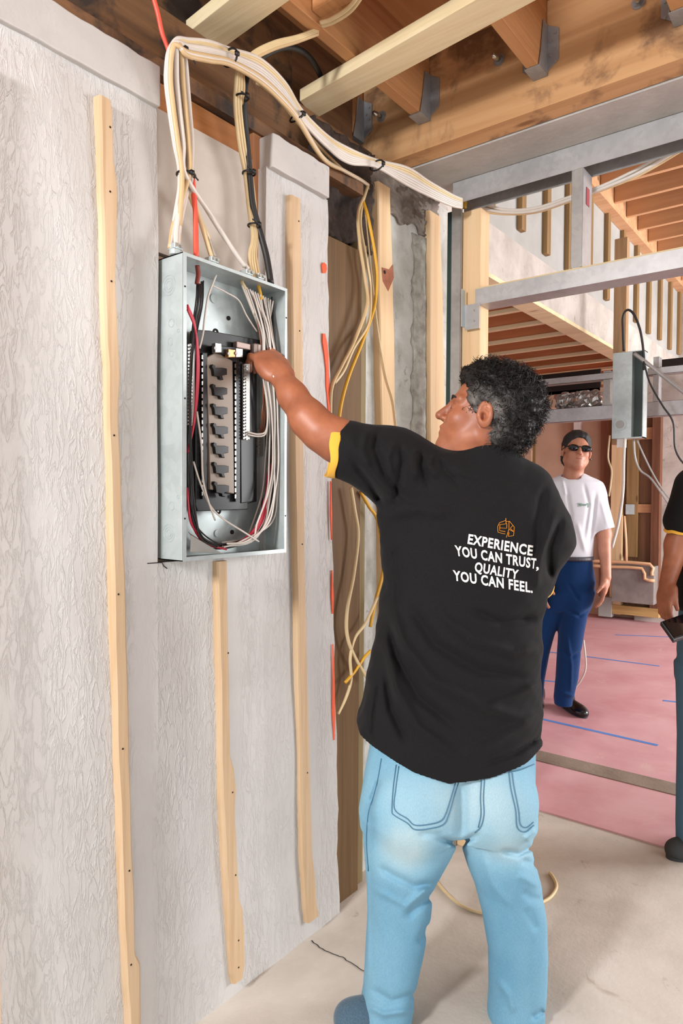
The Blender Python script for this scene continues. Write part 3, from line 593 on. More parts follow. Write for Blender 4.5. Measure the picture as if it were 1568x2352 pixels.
# ================================================================ ELECTRICAL PANEL
D, BK = .08, -.022
y0 = PX(420, 900, D)[1]; y1 = PX(658, 900, D)[1]; z0 = PX(420, 1290, D)[2]; z1 = PX(421, 578, D)[2]; th = .0025
pn = thing('breaker_panel', 'open grey steel breaker panel full of wires set in the plaster wall', 'electrical panel', (BK, (y0+y1)/2, z0))
MB().box((BK, y0, z0), (BK+th, y1, z1)).obj('back_plate', m_panel, pn)
for nmx, lo, hi in (('side_plate', (BK, y0, z0), (D, y0+th, z1)), ('side_plate', (BK, y1-th, z0), (D, y1, z1)), ('top_plate', (BK, y0, z1-th), (D, y1, z1)), ('bottom_plate', (BK, y0, z0), (D, y1, z0+th))):
    sp = MB().box(lo, hi).obj(nmx, m_panel, pn)
    if nmx == 'side_plate':
        s = -1 if lo[1] == y0 else 1; ye = lo[1] if s < 0 else hi[1]
        for (fx, fz, r) in ((.03, .095, .024), (.035, .91, .021), (.03, .82, .010), (.03, .13, .0), (.03, .22, .010), (.026, .28, .009), (.055, .25, .004), (.055, .79, .004), (.03, .32, .007)):
            if not r: continue
            rg = MB(); c = np.array([BK+.05 if r > .02 else BK+fx+.03, ye, z1-(z1-z0)*fz])
            for rr in ([r, r*.68, r*.4] if r > .02 else [r]):
                rg.tube([c+[rr*math.cos(a), s*.0003, rr*math.sin(a)] for a in np.linspace(0, 2*math.pi, 22)], .0009, 5)
            rg.obj('knockout', m_panel, sp)
# front lips
lp = MB(); L = .010
lp.box((D-.001, y0, z0), (D+.001, y0+L, z1)).box((D-.001, y1-L*.8, z0), (D+.001, y1, z1)).box((D-.001, y0+L, z1-.008), (D+.001, y1-L*.8, z1)).box((D-.001, y0+L, z0), (D+.001, y1-L*.8, z0+.010))
lp.obj('front_lip', m_panel, pn)
for fz in (.11, .47, .86):
    for yy_ in (y0+.005, y1-.004):
        c = np.array([D+.001, yy_, z1-(z1-z0)*fz]); MB().cyl(c, c+[.0012, 0, 0], .0022, 8).obj('screw_hole', m_dark, pn)
# raised embossings on the back plate
for px, py, r in ((490, 686, .012), (524, 731, .006), (498, 1225, .010), (532, 1222, .006)):
    q = PX(px, py, BK+th); MB().cyl(q, q+[.003, 0, 0], r, 18).obj('emboss', m_panel if r > .008 else m_dark, pn)
def pl(pts, x, d): return [PX(a, b, x) for a, b in pts], (d, 0, 0)
base = MB().prism(*pl([(469, 762), (590, 784), (590, 800), (577, 803), (577, 1152), (556, 1156), (556, 1170), (441, 1174), (436, 1160), (436, 760)], -.005, .022)).obj('breaker_base', m_black, pn, bev=.002)
for px, py in ((495, 763), (501, 1173)):
    q = PX(px, py, .012); MB().tube([q+[0, .007*math.cos(a), .007*math.sin(a)] for a in np.linspace(0, 6.283, 16)], .003, 6).obj('mounting_ear', m_black, base)
cov = MB().prism(*pl([(468, 822), (486, 812), (500, 815), (527, 830), (531, 1134), (476, 1124)], .017, .012)).obj('bus_cover', m_beige, pn, bev=.002)
for i in range(7):
    yb = 838+44.6*i; xo = 480+i*.8
    MB().prism(*pl([(xo, yb), (xo+6, yb+3), (xo+6, yb+8), (xo+24, yb+8), (xo+33, yb+10), (xo+33, yb+24), (xo+22, yb+26), (xo+25, yb+36), (xo+18, yb+34), (xo+16, yb+28), (xo+4, yb+26), (xo+2, yb+12), (xo-2, yb+6)], .026, .014)).obj('bus_stab', m_black, pn, bev=.001)
MB().prism(*pl([(482, 794), (530, 800), (528, 822), (486, 812)], .02, .02)).obj('lug_block', m_black, pn, bev=.002)
for (a, b, c, d_, mt, lb) in ((486, 789, 500, 811, m_bright, 'silver lug'), (516, 803, 532, 822, m_copper, 'copper lug'), (534, 801, 549, 822, m_bright, None)):
    lg = MB().prism(*pl([(a, b), (c, b+2), (c, d_), (a, d_)], .036, .014)).obj('lug', mt, pn, bev=.001)
    if lb: lg['label'] = lb
    q = PX((a+c)/2, (b+d_)/2, .0505); MB().cyl(q, q+[.003, 0, 0], .0042, 12).obj('lug_screw', m_galvd, lg)
for xx, ya, yb, nn in ((463, 812, 1146, 22), (539, 832, 1152, 22)):
    rail = MB().prism(*pl([(xx-5, ya), (xx+5, ya), (xx+5, yb), (xx-5, yb)], .016, .012)).obj('clip_rail', m_black, pn)
    w = MB()
    for i in range(nn):
        yy_ = ya+4+(yb-ya-6)*i/nn; w.prism(*pl([(xx-1.1, yy_), (xx+1.1, yy_), (xx+1.1, yy_+9), (xx-1.1, yy_+9)], .0275, .003))
    w.obj('clip_row', m_bright, rail)
def nbar(px, ya, yb, x, nn, lab, tilt=0):
    bar = MB().prism(*pl([(px-6, ya), (px+7, ya), (px+7+tilt, yb), (px-6+tilt, yb)], x, .010)).obj('neutral_bar', m_galvd, pn, bev=.001); bar['label'] = lab
    for i in range(nn):
        f = (i+.5)/nn
        for o_ in (-3, 3.5):
            q = PX(px+o_+tilt*f, ya+(yb-ya)*f+(2 if o_ > 0 else 0), x+.010); MB().cyl(q, q+[.004, 0, 0], .0026, 8).obj('terminal_screw', m_bright, bar)
nbar(561, 836, 1010, .022, 24, 'right silver neutral bar with two rows of screws')
nbar(434, 790, 978, .030, 24, 'left silver neutral bar beside the side wall')
nbar(592, 985, 1048, -.015, 9, 'short ground bar at the right back')
MB().prism(*pl([(545, 830), (576, 833), (577, 1152), (548, 1156)], .010, .010)).obj('bar_carrier', m_black, pn, bev=.002)
MB().prism(*pl([(534, 785), (566, 792), (566, 806), (534, 800)], .02, .016)).obj('neutral_lug_bridge', plain('dull_lug_metal', srgb(150, 130, 122), .45, .5), pn, bev=.002)
MB().prism(*pl([(573, 790), (597, 794), (597, 836), (578, 832), (573, 810)], .025, .02)).obj('main_lug', plain('dull_lug_metal_2', srgb(140, 122, 114), .45, .5), pn, bev=.003)
MB().prism([PX(432, 1222, .05), PX(438, 1230, .07), PX(436, 1268, .07), PX(510, 1272, .06), PX(470, 1262, .03)], (.0005, 0, .001)).obj('paper_slip', m_foam, pn)
# connectors on top
def conn(px, py, lab):
    q = PX(px, py, .045); q[2] = z1; t = thing('cable_connector', lab, 'connector', q)
    MB().cyl(q, q+[0, 0, .012], .014, 16).obj('collar', m_panel, t, bev=.001); MB().box(q+[-.014, -.012, .012], q+[.014, .012, .026]).obj('clamp', m_panel, t, bev=.002)
    for s in (-1, 1): MB().cyl(q+[.014, s*.007, .019], q+[.018, s*.007, .019], .004, 10).obj('clamp_screw', m_bright, t)
conn(486, 594, 'steel clamp connector on the panel top behind the cream cable'); conn(566, 622, 'steel clamp connector on the panel top at the paired white cables')
conn(592, 633, 'steel clamp connector on the panel top next to the black cable'); conn(402, 570, 'steel clamp connector at the left corner of the panel top')
# ---------------------------------------------------------------- wires inside
def wr(pts, r, mat, lab, group, name='wire'):
    q = []
    for p in pts:
        px, py, x = p; v = PX(px, py, x); v[1] = min(max(v[1], y0+.006), y1-.006); v[2] = min(max(v[2], z0+.006), z1+.02); v[0] = max(v[0], BK+.008); q.append(v)
    return tag(cable(name, q, r, mat), lab, 'wire', group)
G = 'wires looped inside the breaker panel'
J = lambda a: random.uniform(-a, a)
for i in range(13):     # white, down the right side, around the bottom
    xo = 612+i*3.2; g = random.uniform(.01, .06)
    wr([(555+i*6, 655+i*3, .045), (576+i*4, 705+J(8), .04), (596+i*3, 765+J(8), g), (600+i*3.6+J(3), 830, g+.005), (xo+J(4), 950, g), (xo+J(5), 1060, g), (xo-8+J(5), 1130, g), (xo-28+J(8), 1200, g), (570+J(10), 1240+J(6), g), (520+J(12), 1252+J(6), g)], .0023, m_wcab, 'white insulated wire running down the right side of the breaker panel', G+', white, right side')
for i in range(11):
    xo = 612+i*3.4; g = random.uniform(0, .045)
    wr([(600+i*3, 700+J(20), .03), (604+i*3.6, 830, g), (xo+J(4), 950, g), (xo+J(5), 1060, g), (xo-10, 1150, g), (600+J(10), 1210, g), (545+J(14), 1250+J(4), g), (480+J(10), 1250+J(8), g), (446+J(4), 1200, g), (436+J(4), 1130, g), (434+J(4), 1040, g), (438+J(4), 900, g), (445+J(5), 800, g), (448+J(5), 730, g)], .0021, m_blackc, 'black insulated wire looping round the bottom of the breaker panel', G+', black')
for i in range(7):
    g = random.uniform(.02, .07)
    wr([(452+i*2.5, 650+J(5), .05), (450+i*2.5, 690+J(10), g), (441+i*2, 760, g), (438+J(3), 850, g), (437+J(3), 960, g), (440+J(3), 1080, g), (446+J(5), 1180, g), (462+J(6), 1235, g), (500+J(8), 1256, g)], .0018, m_blackc, 'black insulated wire down the left side of the breaker panel', G+', black, left side')
for i in range(3):
    wr([(430, 700+i*5, .075), (447, 745+i*4, .07), (452+i*2, 820, .065), (450+i*2, 900, .06), (446, 960+i*5, .06), (438, 1010, .055), (431, 1034+i*3, .05)], .0026, m_redw, 'thick red wire curving down the left inside of the breaker panel', G+', red, left')
for i in range(3):
    wr([(430, 1120+i*6, .06), (437, 1190+i*4, .06), (455+i*3, 1232, .055), (480+i*4, 1252, .05), (520, 1262, .05)], .0024, m_redw, 'red wire at the bottom left corner of the breaker panel', G+', red, bottom left')
for i in range(4):
    wr([(620+i*3, 1050+i*15, .03), (612+i*3, 1110, .035), (604+i*3, 1160, .04), (592+i*3, 1200, .045), (574, 1226+i*3, .045), (545, 1248, .045)], .0024, m_redw, 'red wire at the lower right of the breaker panel', G+', red, lower right')
for i in range(5):
    g = random.uniform(0, .03)
    wr([(560+i*8, 672, .04), (590+i*4, 740, g), (602+i*2, 830, g), (604+i*2, 900, g), (601+i*2, 960+J(6), g), (596+i*2, 1000, -.005)], .0011, m_bare, 'thin bare copper ground wire beside the ground bar', G+', bare copper')
for i in range(2):
    wr([(604+i*4, 868, .05), (613, 930, .05), (614, 965, .05), (609, 992+i*5, .045), (590, 997+i*5, .042), (568, 992+i*6, .04)], .0024, m_wcab, 'white wire hooked into the foot of the right neutral bar', G+', white hooked pair')
wr([(496, 632, .055), (478, 680, .05), (470, 730, .05), (466, 765, .05), (458, 800, .05)], .0026, m_wcab, 'white wire dropping from the top clamp at the left of the panel', None)
wr([(452, 945, .065), (462, 1020, .065), (466, 1100, .065), (478, 1150, .065), (494, 1195, .06)], .0026, m_wcab, 'white wire hanging loose across the lower left of the bus cover', None)
wr([(444, 1060, .06), (460, 1110, .06), (482, 1160, .062), (510, 1190, .062), (560, 1222, .062), (594, 1244, .062)], .0024, m_wcab, 'loose white wire end crossing the bottom of the panel diagonally', None)
wr([(486, 655, .03), (520, 672, .03), (548, 690, .03), (566, 725, .03), (590, 762, .03)], .0022, m_wcab, 'white wire sweeping from top left to the hand', None)
wr([(556, 640, .03), (556, 650, .04), (564, 664, .045)], .005, m_ccab, 'cream cable sheath stub under the panel top', None, 'cable_stub')
wr([(592, 650, .04), (596, 668, .042), (600, 688, .043)], .005, m_ycab, 'yellowish cable sheath stub under the panel top at right', None, 'cable_stub')
wr([(453, 610, .05), (455, 630, .05), (452, 652, .05)], .006, plain('dark_red_sheath', srgb(130, 50, 36), .5), 'dark red cable sheath stub under the panel top at left', None, 'cable_stub')
wr([(626, 690, .02), (628, 730, .02), (623, 778, .03)], .0035, m_wcab, 'thick white wire end at the upper right of the panel', None)
# ================================================================ CABLES OVERHEAD
def cb(pts, r, mat, lab, group=None, flat=1.0, name='electrical_cable'):
    return tag(cable(name, [PX(px, py, x) for px, py, x in pts], r, mat, flat=flat), lab, 'cable', group)
GA = 'cables of the tied bundle from the panel over the wall top'
def arch(o1, o2, x, down, right, mat, lab, r=.0052, grp=GA):
    """o1 0..1 across the vertical bundle, o2 0..1 across the arch"""
    a = o1; b = o2
    up = [(413+a*26, 402, x), (401+a*40, 330, x), (389+a*46, 250, x), (382+a*48, 190, x+.01), (383+a*44, 150, x+.02), (387+a*36, 122, x+.03), (395+a*22, 104, x+.035), (408+a*10, 90+b*22, x+.04)]
    ar = [(432, 92+b*38, x+.04), (480, 97+b*44, x+.04), (529, 114+b*36, x+.03), (596, 136+b*54, x+.02), (645+(1-b)*8, 190+b*44, x+.015), (682+(1-b)*10, 254+b*22, x+.01)]
    cb(down+up[::1]+ar+right, r, mat, lab, grp)
def J2(a, b): return random.uniform(a, b)
ends = [[(404, 572, .05), (406, 520, .04), (414, 450, .03)], [(390, 570, .04), (400, 510, .03), (416, 450, .03)], [(408, 575, .05), (412, 520, .04), (420, 450, .03)], [(492, 590, .045), (478, 545, .04), (448, 480, .03), (432, 430, .03)], [(570, 618, .045), (548, 590, .04), (505, 530, .03), (455, 450, .03), (440, 420, .03)],
        [(562, 612, .045), (538, 578, .04), (488, 500, .03), (446, 430, .03)], [(486, 592, .045), (470, 540, .04), (442, 460, .03)]]
mats = [m_wcab, m_wcab, m_tcab, m_ccab, m_wcab, m_wcab, m_ccab, m_wcab, m_tcab, m_wcab, m_wcab]
for i in range(11):
    e = ends[i % 7]; b = (i*0.37) % 1.0; a = i/10.; x = .025+.012*(i % 3)
    if i in (2, 5, 8): right = [(740, 345+b*20, .01), (790, 392, .0), (826, 412, -.02), (845, 425, -.04)]
    else: right = [(750, 312+b*34, .03), (800, 342+b*44, .05), (862, 368+b*20, .07), (935, 386+b*54, .085), (985, 418+b*44, .10), (1035, 447+b*34, .12), (1060, 458+b*26, .13)]
    up_mat = mats[i]; lab = {id(m_wcab): 'white cable in the tied bundle arching over the breaker panel', id(m_ccab): 'cream cable in the tied bundle arching over the breaker panel', id(m_tcab): 'tan cable in the tied bundle arching over the breaker panel'}[id(up_mat)]
    # reorder: down part is listed from the panel upward
    arch(a, b, x, e[:-1], right, up_mat, lab, .0060, GA+', '+lab.split()[0])
def tie(px, py, x, rx, rz, lab, axis, tail=(0, .01, -.03)):
    """black zip tie ring: axis = direction of the bundle (y, z)"""
    c = PX(px, py, x); t = np.array([0, axis[0], axis[1]], float); t /= np.linalg.norm(t); n = np.array([1., 0, 0]); b = np.cross(t, n)
    o = MB(); o.tube([c+n*rx*math.cos(a)+b*rz*math.sin(a) for a in np.linspace(0, 2*math.pi, 25)], .0028, 6)
    o.box(c+n*rx-[.004, .005, .005], c+n*rx+[.004, .005, .005]); o.tube(cr([c+n*rx, c+n*rx+np.array(tail)*.5, c+n*rx+np.array(tail)]), .002, 5)
    tag(o.obj('cable_tie', m_black, smooth=True), lab, 'cable tie')
tie(427, 402, .036, .022, .022, 'black cable tie low on the bundle above the panel', (0, 1), (0, .02, -.012))
tie(410, 122, .062, .026, .022, 'black cable tie at the top bend of the big bundle', (-.3, 1), (0, .03, -.02))
tie(528, 132, .065, .026, .020, 'black cable tie at the crest of the arching bundle', (1, .1), (0, -.002, -.016))
tie(682, 268, .040, .026, .018, 'black cable tie midway where the bundle slopes down', (1, -.5), (0, -.02, -.02))
tie(865, 380, .080, .026, .016, 'black cable tie on the bundle under the header beam', (1, -.1), (0, 0, -.012))
cb([(345, -30, .03), (362, 30, .03), (372, 75, .03), (388, 120, .03), (405, 200, .03), (425, 280, .028), (437, 340, .028), (438, 400, .03), (449, 500, .04), (452, 590, .05)], .0055, m_redc, 'coral red cable dropping from the ceiling through the bundle into the panel')
cb([(450, 590, .05), (449, 560, .045), (448, 480, .04), (442, 410, .036)], .006, m_redc, 'short coral red cable beside the bundle entering the panel top')
# second bundle
for i, (m_, c_) in enumerate(((m_ccab, 'cream'), (m_ccab, 'cream'), (m_ccab, 'cream'), (m_tcab, 'tan'))):
    cb([(578+i*6, 640, .045), (572+i*5, 590, .035), (580+i*3, 545, .02), (571+i*5, 480, .01), (562+i*5, 400, .01), (549+i*6, 330, .02), (540+i*6, 250, .03), (541+i*6, 200, .04), (548+i*4, 160, .045), (580, 122+i*5, .045), (630, 97+i*5, .055), (682, 84+i*4, .07), (730, 66+i*4, .10)], .005, m_, c_+' cable in the smaller tied bundle right of the panel', 'cables of the smaller bundle, '+c_)
cb([(622, 652, .05), (612, 590, .035), (596, 530, .02), (580, 470, .015), (573, 400, .015), (566, 320, .02), (560, 250, .03), (562, 200, .035), (572, 160, .035), (602, 130, .03), (655, 108, .02), (700, 122, 0), (728, 158, -.03), (748, 205, -.06)], .009, m_blackc, 'thick black cable curving from the ceiling down into the panel right corner')
tie(556, 224, .045, .018, .017, 'black cable tie high on the smaller bundle', (0, 1), (0, -.02, 0)); tie(572, 398, .022, .018, .017, 'black cable tie halfway down the smaller bundle', (0, 1), (0, -.025, .005)); tie(584, 518, .022, .018, .017, 'black cable tie low on the smaller bundle', (0, 1), (0, -.025, .005))
cb([(590, 190, -.02), (640, 230, -.03), (690, 290, -.03), (740, 345, -.03), (800, 402, -.03)], .005, m_tcab, 'tan cable running behind the arching bundle along the ledger')
# cables at wall end
cb([(845, 425, -.04), (836, 450, -.03), (822, 490, -.02), (826, 560, 0), (838, 640, 0), (843, 700, .01), (815, 780, .01), (785, 840, .01), (762, 890, .01), (758, 960, .0)], .0058, m_tcab, 'tan cable hanging in front of the treated posts, upper one')
cb([(845, 425, -.04), (832, 470, -.03), (828, 520, -.02), (842, 600, 0), (850, 660, 0), (846, 740, .0), (812, 800, .005), (790, 850, .005), (768, 880, .0)], .0052, m_ccab, 'cream cable crossing the tan one in front of the treated posts')
cb([(833, 460, -.03), (845, 500, -.01), (860, 580, 0), (865, 640, 0), (858, 710, .0), (830, 790, 0), (806, 850, 0), (790, 900, 0), (780, 950, 0), (776, 1010, -.02)], .0056, m_ycab, 'yellow cable hanging in front of the treated posts')
cb([(836, 470, -.05), (852, 620, -.05), (868, 760, -.05), (885, 860, -.05), (902, 920, -.05), (910, 980, -.05)], .0028, m_ccab, 'thin cream wire slanting across the block wall strip')
cb([(806, 1120, 0), (814, 1170, 0), (822, 1230, 0), (812, 1320, 0), (797, 1400, 0), (797, 1460, 0), (815, 1510, 0), (845, 1560, 0)], .0062, m_ccab, 'cream cable curving beside the man\'s waist in front of the post')
cb([(866, 1372, .0), (840, 1430, 0), (815, 1465, 0), (804, 1510, 0), (806, 1560, 0), (795, 1600, 0), (776, 1640, 0)], .0054, m_ccab, 'cream cable loop at the man\'s shirt hem in front of the post')
cb([(850, 1495, 0), (835, 1512, 0), (812, 1545, 0), (792, 1568, 0)], .0058, m_ycab, 'short yellow cable end near the shirt hem')
cb([(828, 1130, -.02), (848, 1165, -.02), (868, 1200, -.02), (880, 1300, -.02), (862, 1380, -.02), (850, 1440, -.02)], .0062, m_ycab, 'yellow cable peeking out behind the black shirt side')
# cables to the right through the framing
for i, m_ in enumerate((m_wcab, m_ccab, m_wcab, m_ccab)):
    pts = [(1030, 450+i*6), (1062, 462+i*4), (1100, 466+i*6), (1160, 482+i*3), (1230, 478+i*3), (1310, 452+i*3), (1380, 428+i*3), (1470, 385+i*5), (1568, 325+i*6), (1700, 240+i*8)]
    tag(cable('electrical_cable', [PY(x, y, YF+.135+.01*(i % 2)) for x, y in pts], .0058, m_), ('white' if m_ is m_wcab else 'cream')+' cable sagging behind the steel framing toward the upper right', 'cable', 'cables sagging behind the framing, '+('white' if m_ is m_wcab else 'cream'))
tag(cable('cable_connector', [PY(x, y, YF+.06) for x, y in ((1066, 448), (1066, 462), (1065, 478))], .011, m_ycab), 'yellow and black cable grommet on top of the pine post', 'connector')
tag(cable('electrical_cable', [PZ(x, y, 2.70) for x, y in ((735, 52), (760, 44), (800, 18), (830, -20))], .006, m_ccab), 'short cream cable pair dangling below the joists at the top', 'cable')
tag(cable('electrical_cable', [PZ(x, y, 2.705) for x, y in ((738, 60), (770, 48), (808, 22), (838, -20))], .006, m_ccab), 'second cream cable of the pair dangling below the joists at the top', 'cable')
# floor: cable and cracks
fl = lambda x, y, z=.006: PZ(x, y, z)
tag(cable('electrical_cable', [fl(x, y) for x, y in ((985, 1995), (1010, 2035), (1045, 2070), (1080, 2090), (1120, 2100), (1180, 2110))], .005, m_ccab), 'cream cable lying on concrete between the man\'s legs', 'cable')
tag(cable('electrical_cable', [fl(x, y) for x, y in ((1240, 2075), (1262, 2062), (1275, 2045), (1277, 2030), (1268, 2012), (1262, 2005))], .006, m_ccab), 'curled cream cable end on concrete right of the man\'s leg', 'cable')
def crack(pts, lab, w=.003):
    p = [fl(x, y, .0004) for x, y in pts]; p = cr(p, 5); p = [q+[J(.003), J(.003), 0] for q in p]
    tag(MB().tube(p, w, 4, flat=.3).obj('floor_crack', m_dark), lab, 'crack')
crack([(716, 2160), (740, 2180), (780, 2196), (806, 2212), (840, 2232)], 'dark crack in the concrete floor near the wall corner')
# ================================================================ SIGNED-DISTANCE BODIES
Rh = R0; Dh = _h                                             # horizontal right and away directions
Zv = np.array([0, 0, 1.])
def L(px, py, s): return P(px, py, s)
class Body:
    def __init__(s): s.ops = []
    def add(s, fn, c, R, k=.02, sub=False): s.ops.append((fn, np.asarray(c, float), R, k, sub)); return s
    def ell(s, c, r, M=None, k=.02, sub=False):
        c = np.array(c, float); r = np.array(r, float); Mi = np.eye(3) if M is None else np.array(M)   # rows of Mi = local axes
        def fn(p):
            q = (p-c) @ Mi.T; k0 = np.sqrt(((q/r)**2).sum(1)); k1 = np.sqrt(((q/r**2)**2).sum(1))+1e-9; return k0*(k0-1)/k1
        return s.add(fn, c, float(r.max()), k, sub)
    def cone(s, a, b, ra, rb, k=.02, sub=False):
        a = np.array(a, float); b = np.array(b, float); ab = b-a; l2 = ab @ ab+1e-12
        def fn(p):
            t = np.clip(((p-a) @ ab)/l2, 0, 1); return np.linalg.norm(p-a-t[:, None]*ab, axis=1)-(ra+(rb-ra)*t)
        return s.add(fn, (a+b)/2, float(np.linalg.norm(ab)/2+max(ra, rb)), k, sub)
    def chain(s, pts, rad, k=.02):
        for i in range(len(pts)-1): s.cone(pts[i], pts[i+1], rad[i], rad[i+1], k)
        return s
    def loft(s, rows, s0, k=.02, e=2.3, ext=.0):
        """rows: (py, pxL, pxR, depth of axis, half depth); lofted over height"""
        z = []; c = []; a = []; dc = []; hb = []
        for (py, l, r, d, h) in rows:
            z.append(P((l+r)/2, py, d)[2]); c.append(((l+r)/2-784)/FPX*d); a.append((r-l)/2/FPX*d); dc.append(d); hb.append(h)
        o = np.argsort(z); z, c, a, dc, hb = [np.array(q)[o] for q in (z, c, a, dc, hb)]
        def fn(p):
            q = p-CAM; u = q @ Rh; w = q @ Dh; v = p[:, 2]; cu = np.interp(v, z, c); A = np.interp(v, z, a); cw = np.interp(v, z, dc); B = np.interp(v, z, hb)
            rr = (np.abs((u-cu)/A)**e+np.abs((w-cw)/B)**e)**(1/e); d = (rr-1)*np.minimum(A, B)
            dz = np.maximum(v-z[-1]-ext, z[0]-v); return np.where(dz > 0, np.sqrt(np.maximum(d, 0)**2+dz**2), np.maximum(d, dz))
        m = len(z)//2; ctr = CAM+Rh*c.mean()+Dh*dc.mean(); ctr[2] = (z[0]+z[-1])/2
        return s.add(fn, ctr, float(max(z[-1]-z[0], a.max()*2)/2+.15), k)
    def disp(s, fn): s.D = fn; return s
    def ev(s, p):
        d = np.full(len(p), 9.0)
        for fn, c, R, k, sub in s.ops:
            near = np.linalg.norm(p-c, axis=1) < R+.12
            if not near.any(): continue
            e = fn(p[near]); a = d[near]
            if sub: a = -a
            h = np.clip(.5+.5*(a-e)/k, 0, 1); r = a*(1-h)+e*h-k*h*(1-h); d[near] = -r if sub else r
        if hasattr(s, 'D'): d = d-s.D(p)*(np.abs(d) < .06)
        return d
    def mesh(s, lo, hi, h):
        lo = np.array(lo, float); hi = np.array(hi, float); nb = np.ceil((hi-lo)/(8*h)).astype(int)
        g = np.stack(np.meshgrid(*[np.arange(n) for n in nb], indexing='ij'), -1).reshape(-1, 3)
        d = s.ev(lo+(g*8+3.5)*h); act = np.abs(d) < 8*h*1.9+.012
        V = np.empty(nb*8, np.float32); V4 = V.reshape(nb[0], 8, nb[1], 8, nb[2], 8)
        V4[:] = np.where(d > 0, .5, -.5).reshape(nb)[:, None, :, None, :, None]
        ga = g[act]; off = np.stack(np.meshgrid(*[np.arange(8)]*3, indexing='ij'), -1).reshape(-1, 3)
        for i in range(0, len(ga), 600):
            b = ga[i:i+600]; ids = (b[:, None]*8+off).reshape(-1, 3); V[ids[:, 0], ids[:, 1], ids[:, 2]] = s.ev(lo+ids*h)
        ins = V < 0; n = V.shape; cnt = np.zeros([m-1 for m in n], np.int8); sl = [slice(0, -1), slice(1, None)]
        for a in sl:
            for b in sl:
                for c in sl: cnt += ins[a, b, c]
        cells = np.argwhere((cnt > 0) & (cnt < 8)); idm = np.full(cnt.shape, -1, np.int32); idm[tuple(cells.T)] = np.arange(len(cells))
        acc = np.zeros((len(cells), 3)); nn = np.zeros(len(cells)); cor = [np.array([i, j, k]) for i in (0, 1) for j in (0, 1) for k in (0, 1)]
        for a in cor:
            for ax in range(3):
                if a[ax]: continue
                b = a.copy(); b[ax] = 1; va = V[tuple((cells+a).T)]; vb = V[tuple((cells+b).T)]; m = (va < 0) != (vb < 0)
                t = np.where(m, va/(va-vb+1e-20), 0); acc[m] += (a+(b-a)*t[:, None])[m]; nn[m] += 1
        verts = lo+(cells+acc/np.maximum(nn, 1)[:, None])*h; quads = []
        for ax in range(3):
            o1, o2 = [(1, 2), (2, 0), (0, 1)][ax]; A = [slice(0, -1) if i == ax else slice(1, -1) for i in range(3)]; B = [slice(1, None) if i == ax else slice(1, -1) for i in range(3)]
            a = ins[tuple(A)]; b = ins[tuple(B)]; e = np.argwhere(a != b); base = e.copy(); base[:, o1] += 1; base[:, o2] += 1
            flip = a[tuple(e.T)]; e1 = np.eye(3, dtype=int)[o1]; e2 = np.eye(3, dtype=int)[o2]
            q = np.stack([idm[tuple((base-e1-e2).T)], idm[tuple((base-e2).T)], idm[tuple(base.T)], idm[tuple((base-e1).T)]], 1); q[~flip] = q[~flip][:, ::-1]; quads.append(q)
        q = np.concatenate(quads); q = q[(q >= 0).all(1)]; return verts, q
def largest(V, q):
    par = np.arange(len(V))
    for _ in range(400):
        m = par[q].min(1); new = par.copy()
        for c in range(4): np.minimum.at(new, q[:, c], m)
        new = new[new]
        if (new == par).all(): break
        par = new
    ids, cnt = np.unique(par, return_counts=True); keep = par == ids[cnt.argmax()]; ix = np.cumsum(keep)-1
    return V[keep], ix[q[keep[q].all(1)]]
def skin_obj(name, B, lo, hi, h, mat, parent=None, attr=None):
    V, q = B.mesh(lo, hi, h)
    if name in ('hair', 'shirt', 'tee', 'jeans'): V, q = largest(V, q)
    o = mk(name, V, q, mat, parent, True)
    if attr:
        for nme, fn in attr.items(): at = o.data.attributes.new(nme, 'FLOAT', 'POINT'); at.data.foreach_set('value', fn(V).astype(np.float32))
    return o, V, q
def proj(p):
    q = p-CAM; s = q @ F; return 784+FPX*(q @ Rv)/s, 1176-FPX*(q @ Uv)/s, s
def folds(lst):
    """lst: (polyline in photo px, width px, height m); ridges (or grooves) in the cloth"""
    def fn(p):
        x, y, s = proj(p); out = np.zeros(len(p))
        for pts, w, a in lst:
            best = np.full(len(p), 1e9); n = len(pts)-1; tt = np.zeros(len(p))
            for i in range(n):
                ax, ay = pts[i]; bx_, by = pts[i+1]; dx, dy = bx_-ax, by-ay; t = np.clip(((x-ax)*dx+(y-ay)*dy)/(dx*dx+dy*dy), 0, 1)
                d = np.hypot(x-ax-t*dx, y-ay-t*dy); m = d < best; best[m] = d[m]; tt[m] = (i+t[m])/n
            out += a*np.exp(-(best/w)**2)*np.minimum(1, np.minimum(tt, 1-tt)*5+.15)
        return out
    return fn
def wnoise(p, f, seed=0):
    r = np.random.default_rng(seed); out = 0
    for i in range(5): d = r.normal(size=3); d /= np.linalg.norm(d); out = out+np.sin(p @ d*f*(1+i*.45)+r.uniform(0, 6))/(1+i*.4)
    return out/2.6
def bvh(V, q): return BVHTree.FromPolygons([Vector(v) for v in V], [list(map(int, f)) for f in q])
def drape(tree, px, py, off=.0015):
    r = Vector(ray(px, py)).normalized(); h = tree.ray_cast(Vector(CAM), r)
    if h[0] is None: return None
    n = h[1] if h[1].dot(r) < 0 else -h[1]; return np.array(h[0]+n*off)
def basis(fwd, up=Zv, roll=0):
    f = np.array(fwd, float); f /= np.linalg.norm(f); l = np.cross(up, f); l /= np.linalg.norm(l); u = np.cross(f, l)
    if roll: l, u = l*math.cos(roll)+u*math.sin(roll), u*math.cos(roll)-l*math.sin(roll)
    return np.array([f, l, u])
